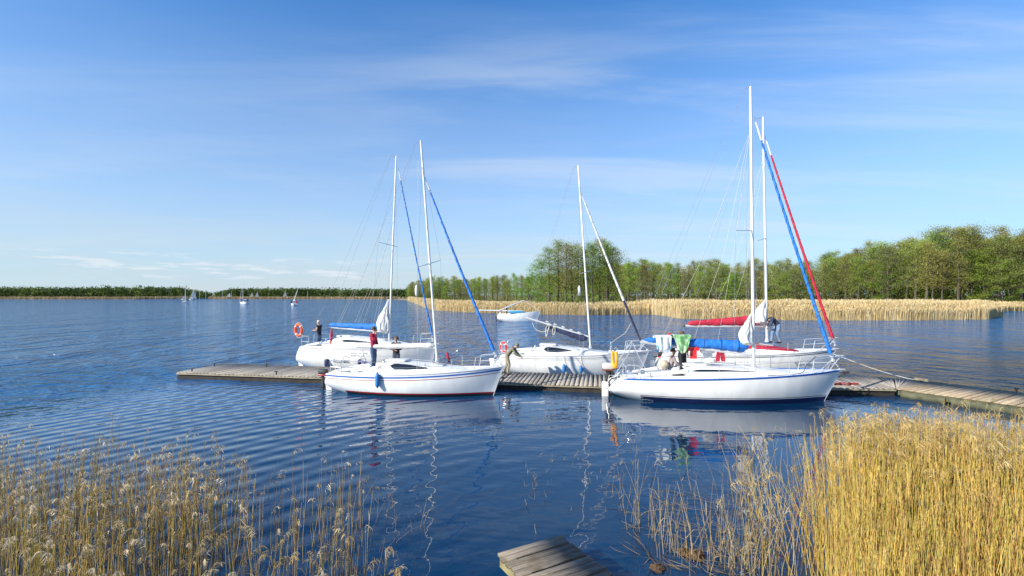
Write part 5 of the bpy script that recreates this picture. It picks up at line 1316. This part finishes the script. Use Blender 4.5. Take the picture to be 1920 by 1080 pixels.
    ax = (J['crown']-J['jaw']).normalized(); rot = ax.to_track_quat('Z', 'Y').to_matrix()
    fw = (J['nose']-J['head']); fw = (fw-ax*fw.dot(ax)).normalized()
    b = MB(); cc = J['head']+ax*.018-fw*.018
    def hf(u, v):
        a_ = math.pi*.60*u; b_ = 2*math.pi*v; side = ax.cross(fw); d_ = fw*math.sin(a_)*math.cos(b_)+side*math.sin(a_)*math.sin(b_)+ax*math.cos(a_)
        k = 1-.22*max(0, d_.dot(fw))*(u > .55); return cc+d_*(.112*k+.008*mnoise.noise(d_*6+Vector((px, 0, 0))))
    b.grid(hf, 10, 16, True); b.build('hair' if not hat else 'cap', hat or hair, root, local=True)
    if hat: b = MB(); b.ball(J['head']-fw*.025-ax*.005, (.098, .098, .098), 8, 12); b.build('hair', hair, root, local=True)
    for s_ in (-1, 1):
        side = ax.cross(fw); b = MB(); b.ball(J['head']+fw*.088+side*s_*.032+ax*.004, .011, 6, 8); b.build('eye', M['black'], root, local=True)
        b = MB(); b.ball(J['head']+side*s_*.092-ax*.01-fw*.005, (.014, .014, .03), 6, 8); b.build('ear', M['skin'], root, local=True)
    b = MB(); b.ball(J['jaw']+fw*.062-ax*.0+Vector((0, 0, .0)), (.02, .02, .008), 6, 8); b.build('mouth', mat('lips', (.35, .12, .09), .5, .1, 5), root, local=True)
    return root
CL = dict(black=mat('cloth_black', (.02, .022, .026), .85, .3, 6, bump=.4, bs=30), navy=mat('cloth_navy', (.03, .045, .085), .85, .3, 6, bump=.4, bs=30), jeans=mat('jeans', (.055, .10, .19), .85, .3, 7, bump=.4, bs=40),
  jeansl=mat('jeans_pale', (.16, .25, .38), .85, .3, 7, bump=.4, bs=40), maroon=mat('cloth_maroon', (.36, .012, .05), .85, .3, 6, bump=.4, bs=30), khaki=mat('cloth_khaki', (.30, .26, .17), .85, .2, 6, bump=.5, bs=22),
  khakid=mat('cloth_olive', (.19, .18, .12), .85, .2, 6, bump=.5, bs=22), white=mat('cloth_white', (.70, .69, .66), .85, .1, 6, bump=.4, bs=30), greys=mat('cloth_striped', (.30, .24, .24), .85, .3, 14, bump=.4, bs=30), red=mat('cloth_red', (.55, .03, .04), .85, .2, 6), pink=mat('cloth_pink', (.5, .2, .25), .85, .2, 6))
# on the stern of the rear left boat, holding a phone in front
person(598.5, 647, 27.3, R(172), 'person in black waistcoat and pale cap standing on the stern of the rear left boat', CL['black'], CL['jeans'], M['hairg'],
  dict(elL=(.06, .24, 1.18), wrL=(.28, .14, 1.18), elR=(.06, -.24, 1.18), wrR=(.28, -.12, 1.20), head=(.05, 0, 1.65), crown=(.035, 0, 1.71), jaw=(.06, 0, 1.57)), s=.95, z=1.0, hat=mat('cap_pale', (.55, .5, .5), .8, .2, 9), vest=True)
# cockpit of the front left boat
person(700, 697, 20.95, R(-6), 'person in maroon jumper and jeans standing on the front left boat, hand at the face', CL['maroon'], CL['jeans'], M['hairb'],
  dict(elR=(.12, -.20, 1.22), wrR=(.13, -.07, 1.46), elL=(.03, .24, 1.14), wrL=(.14, .14, .98), head=(.05, 0, 1.645), crown=(.04, 0, 1.705), jaw=(.075, 0, 1.565)), s=1.04, z=.90)
# behind the boom, on the pier
person(743, 697, 24.0, R(-100), 'person in dark jacket with folded arms on the pier behind the white rolled sail', CL['black'], CL['navy'], M['hairb'],
  dict(elL=(.05, .25, 1.17), wrL=(.20, -.02, 1.16), elR=(.05, -.25, 1.17), wrR=(.22, .04, 1.12)), s=.99, z=.30)
# bending man in khaki
person(952, 697, 23.6, R(-14), 'person in khaki jacket and trousers leaning from the pier onto the middle boat', CL['khakid'], CL['khaki'], CL['khakid'],
  dict(pelvis=(-.02, 0, .90), spine=(.12, 0, 1.08), chest=(.24, 0, 1.22), neck=(.36, 0, 1.32), jaw=(.42, 0, 1.33), head=(.47, 0, 1.38), crown=(.50, 0, 1.43), shL=(.28, .17, 1.25), shR=(.28, -.17, 1.25), elL=(.42, .22, 1.0), wrL=(.62, .18, .84), elR=(.46, -.22, 1.0), wrR=(.68, -.16, .88),
   hipL=(-.04, .10, .86), knL=(-.08, .14, .46), anL=(-.26, .16, .08), toL=(-.11, .18, .035), hipR=(-.02, -.10, .86), knR=(.10, -.12, .48), anR=(.02, -.13, .08), toR=(.17, -.14, .035)), s=.98, z=.30)
# cockpit of the largest boat
person(1279, 700, 19.75, R(-60), 'person dressed in black standing behind the green towel, only the head above the boom', CL['black'], CL['black'], M['hairb'],
  dict(elR=(.10, -.24, 1.15), wrR=(.28, -.18, 1.05)), s=1.02, z=.80)
person(1262, 690, 19.9, R(-10), 'person in white trousers and striped top sitting in the cockpit of the largest boat', CL['greys'], CL['white'], M['hairb'],
  dict(pelvis=(-.1, 0, .50), spine=(-.08, 0, .70), chest=(-.03, 0, .90), neck=(.0, 0, 1.06), jaw=(.03, 0, 1.13), head=(.02, 0, 1.21), crown=(.01, 0, 1.27), shL=(-.03, .17, .98), shR=(-.03, -.17, .98), elL=(.08, .24, .76), wrL=(.27, .16, .68), elR=(.10, -.24, .74), wrR=(.28, -.14, .66),
   hipL=(-.08, .10, .47), knL=(.32, .13, .48), anL=(.33, .14, .08), toL=(.47, .15, .035), hipR=(-.08, -.10, .47), knR=(.32, -.13, .50), anR=(.36, -.14, .08), toR=(.50, -.15, .035)), s=1.0, z=.60)
b = MB(); b.ball(at(1254.5, 628, 19.9), (.09, .09, .085), 8, 10); b.box(at(1250.5, 630, 19.9), (.12, .12, .015), bev=.004)
tag(b.build('cap', CL['red']), 'small red cap perched on the boom above the white towel', 'cap')
# on the roof of the rear right boat, bending to the mast
person(1458, 637, 24.75, R(176), 'person in dark jacket and pale jeans bending to the mast on the rear right boat', CL['navy'], CL['jeansl'], M['hairb'],
  dict(pelvis=(.0, 0, .92), spine=(.14, 0, 1.10), chest=(.30, 0, 1.18), neck=(.45, 0, 1.14), jaw=(.52, 0, 1.10), head=(.58, 0, 1.08), crown=(.64, 0, 1.06), nose=(.60, 0, .97), shL=(.34, .17, 1.16), shR=(.34, -.17, 1.16), elL=(.42, .22, .92), wrL=(.60, .14, .88), elR=(.42, -.22, .90), wrR=(.60, -.12, .84),
   hipL=(-.01, .10, .88), knL=(.06, .12, .47), anL=(-.06, .12, .08), toL=(.09, .13, .035), hipR=(-.01, -.10, .88), knR=(.20, -.12, .50), anR=(.24, -.13, .08), toR=(.39, -.14, .035)), s=1.0, z=1.66)

# ------------------------------------------------------------ boats out on the lake
def small_boat(px, D, L, heading, label, mast_top=None, lean=0.0, sails=(), cover=None, group='boats out on the lake', mast=True, B=.155, outb=False, fb=1.0):
    p = at(px, 553, D); root = empty('sailing_boat', (p.x, D, 0), heading); bpy.context.view_layer.update(); tag(root, label, 'sailing boat', group)
    h = Hull(L, L*B, (L*.11*fb, L*.12*fb, L*.155*fb), .2, .5); off = -L/2
    m = MB()
    for sd in (-1, 1): m.grid(lambda u, v: Vector(h.p(u, h.zs(u)+(h.zk(u)-h.zs(u))*v, sd))+Vector((off, 0, 0)), 24, 8)
    m.grid(lambda u, v: Vector((h.x(0, h.zs(0))+off, (2*v-1)*h.y(0, h.zs(0)+(h.zk(0)-h.zs(0))*u), h.zs(0)+(h.zk(0)-h.zs(0))*u)), 6, 4)
    m.build('hull', M['hull'], root, local=True)
    m = MB(); m.grid(lambda u, v: Vector((h.x(u, h.zs(u))+off, (2*v-1)*h.b(u), h.zs(u)-(.28 if .08 < u < .32 and .2 < v < .8 else 0))), 24, 8); m.build('deck', M['deck'], root, local=True)
    m = MB()
    def rf(u, v):
        x = L*(.32+.42*u); hh = L*.055*(1-u**2.2)+.02; a = math.pi*v; w_ = h.b(.4)*.62*(1-.4*u)
        return Vector((x+off, -w_*math.copysign(abs(math.cos(a))**.5, math.cos(a)), h.zs(.5)-.03+hh*math.sin(a)**.6))
    m.grid(rf, 10, 12); m.f.append(tuple(range(13))); m.build('coachroof', M['roof'], root, local=True)
    for sd in (0, 1):
        m = MB(); m.grid(lambda u, v: rf(.1+.5*u, (.12+.12*v) if sd == 0 else 1-(.12+.12*v))+Vector((0, -.02 if sd == 0 else .02, .02)), 6, 2); m.build('window', M['window'], root, local=True)
    if mast:
        mt_ = Vector((lean*mast_top, 0, mast_top)) if not isinstance(lean, Vector) else lean
        b = MB(); b.tube((.1*L, 0, h.zs(.5)+L*.05), Vector((.1*L, 0, 0))+mt_, .085, .06, 8); b.build('mast', M['mastw'], root, local=True)
        if not sails:
            b = MB(); b.tube((.1*L, 0, 1.9), (-.35*L, 0, 1.9), .05, .05, 6); b.build('boom', M['mastw'], root, local=True)
            b = MB(); b.path([(.08*L, 0, 2.0), (-.1*L, 0, 2.02), (-.33*L, 0, 2.0)], [.18, .13, .09], 8); b.build('boom_cover', cover or M['sail'], root, local=True)
            b = MB(); b.tube(Vector((.1*L, 0, 0))+mt_*.93, (L*.49, 0, h.zs(1)), .04, .06, 6); b.build('rolled_jib', M['sail'], root, local=True)
        for kind in sails:
            b = MB(); mh = mast_top*.97
            if kind == 'main': A_, B_, C_ = Vector((.08*L, 0, mh)), Vector((.08*L, 0, 1.4)), Vector((-.40*L, .45, 1.5))
            else: A_, B_, C_ = Vector((.12*L, 0, mh*.85)), Vector((.48*L, 0, 1.2)), Vector((.02*L, .5, 1.5))
            def sf(u, v):
                l_ = A_.lerp(B_, u); r_ = A_.lerp(C_, u); q = l_.lerp(r_, v); q.y += .5*math.sin(math.pi*v)*math.sin(math.pi*min(1, u+.1)); q.x -= .35*math.sin(math.pi*u)*v if kind == 'main' else 0; return q
            b.grid(sf, 14, 8); b.build('mainsail' if kind == 'main' else 'jib', mat('sail_bright', (.82, .81, .78), .6, .06, 3, trans=.3), root, local=True, thick=.02)
    if outb: outboard(root, wm(root) @ Vector((-L/2-.15, .2, .45)), heading, M['rubber'], M['rubber'], 1.0)
    return root
def small_person(px, y, D, face, label, top, bot, seated=True, z=None, s=1.0, hair=None):
    return person(px, y, D, face, label, top, bot, hair or M['hairb'], dict(pelvis=(-.1, 0, .50), spine=(-.08, 0, .70), chest=(-.03, 0, .90), neck=(.0, 0, 1.06), jaw=(.03, 0, 1.13), head=(.02, 0, 1.21), crown=(.01, 0, 1.27), shL=(-.03, .17, .98), shR=(-.03, -.17, .98), elL=(.08, .24, .76), wrL=(.27, .16, .68), elR=(.10, -.24, .74), wrR=(.28, -.14, .66),
      hipL=(-.08, .10, .47), knL=(.32, .13, .48), anL=(.33, .14, .08), toL=(.47, .15, .035), hipR=(-.08, -.10, .47), knR=(.32, -.13, .50), anR=(.36, -.14, .08), toR=(.50, -.15, .035)) if seated else None, z=z, s=s, fingers=False)
# motoring past the reed bank with its mast lowered
rD = small_boat(972.5, 77, 6.7, R(-7), 'small white boat with lowered mast motoring past the reed bank', mast=False, outb=True, fb=1.55)
b = MB(); b.tube(at(898, 581.5, 77), at(982, 583.5, 76.8), .09, .10, 8); b.build('lowered_mast', M['mastw'], rD)
b = MB(); b.tube(at(936, 582, 76.8), at(982, 563, 76.6), .07, .06, 6); b.tube(at(952, 577.5, 76.9), at(982, 563, 76.6), .05, .05, 6); b.build('mast_crutch', M['alu'], rD)
b = MB(); b.tube(at(983, 563, 76.6), at(1011, 583, 76.7), .035, .035, 5); b.build('hoisting_line', M['rope'], rD)
b = MB(); b.box(at(968, 585, 76.6), (2.3, 1.3, .40), R(4), .12); b.build('cockpit_cover', mat('canvas_cyan', (.06, .35, .55), .7, .25, 5), rD)
b = MB(); 
for sd in (-.5, .5): b.path([wm(rD) @ Vector((2.2, sd, .9)), wm(rD) @ Vector((2.6, sd*.6, 1.5)), wm(rD) @ Vector((3.3, sd*.2, 1.55)), wm(rD) @ Vector((3.25, sd*.15, 1.0))], .025, 5)
b.build('pulpit', M['steel'], rD)
small_person(950, 590, 77, R(0), 'person in black standing in the distant boat with the lowered mast', CL['black'], CL['black'], False, z=.75, s=1.0)
small_person(938.5, 595, 77, R(0), 'person in white top sitting at the stern of the distant boat with the lowered mast', CL['white'], CL['jeans'], True, z=.35, hair=mat('hair_red', (.25, .06, .03), .8, .2, 20))
# three boats with bare masts farther left
small_boat(347, 255, 7.0, R(118), 'far white boat with bare mast, leftmost on the lake beside a lone sail', 11.0, 0.0, B=.17)
small_person(350, 562, 253, R(90), 'person in dark clothes in the leftmost far boat', CL['black'], CL['black'], True, z=.7, s=1.15)
small_boat(457, 224, 6.6, R(148), 'far white boat with the tallest bare mast, second from the left', 12.0, 0.0, B=.17, cover=M['fender'])
small_person(453, 563, 224, R(90), 'person standing at the bow of the second far boat', CL['black'], CL['black'], False, z=.8, s=.8)
small_person(463.5, 566, 222, R(90), 'person in dark clothes at the stern of the second far boat', CL['black'], CL['black'], True, z=.8, s=1.2)
small_boat(551, 190, 6.0, R(125), 'far white boat with slanting half-lowered mast, nearest of the far ones', 7.0, Vector((-1.5, -1.4, 6.7)), B=.17)
small_person(546.5, 565, 190, R(90), 'person in black at the bow of the far boat with the slanting mast', CL['black'], CL['black'], True, z=.8, s=1.1)
small_person(556, 566, 188, R(90), 'person in red at the stern of the far boat with the slanting mast', CL['red'], CL['red'], True, z=.7, s=1.1)
# boats under sail near and behind the low reed strip
small_boat(362.5, 412, 7.0, R(80), 'far boat under one tall white sail beside the leftmost bare mast', 8.8, 0.0, ('main', 'jib'))
for px, D, top, lab in ((397.5 if False else 429.5, 500, 549, 'tiny white sail behind the reed strip, just right of the gap in the woods'), (472, 500, 549, 'smaller of the two close white sails behind the reed strip'),
                        (482, 500, 547.2, 'taller of the two close white sails behind the reed strip'), (534.5, 495, 545, 'tall white sail behind the reed strip near the slanting mast')):
    small_boat(px, D, 6.0, R(70 if px != 429.5 else 25), lab, H-(top-553)/F*D+.2, 0.0, ('main', 'jib'), group='white sails behind the reed strip')
small_boat(345, 420, 5.0, R(80), 'tiny low white boat touching the leftmost bare mast', 3.4, 0.0, ('main',))
for i, (px, top) in enumerate(((367, 545), (374, 545), (386, 547), (417, 547), (434, 546), (577, 546))):
    p = at(px, top, 498); b = MB(); b.tube((p.x, 498, .2), (p.x, 498, p.z), .12, .10, 6); b.tube((p.x-.6, 498, p.z*.62), (p.x+.6, 498, p.z*.62), .06, .06, 5)
    tag(b.build('mast', M['alu']), 'thin grey bare mast behind the far reed strip, %s from the left' % ('first', 'second', 'third', 'fourth', 'fifth', 'sixth')[i], 'mast', 'masts behind the far reed strip')
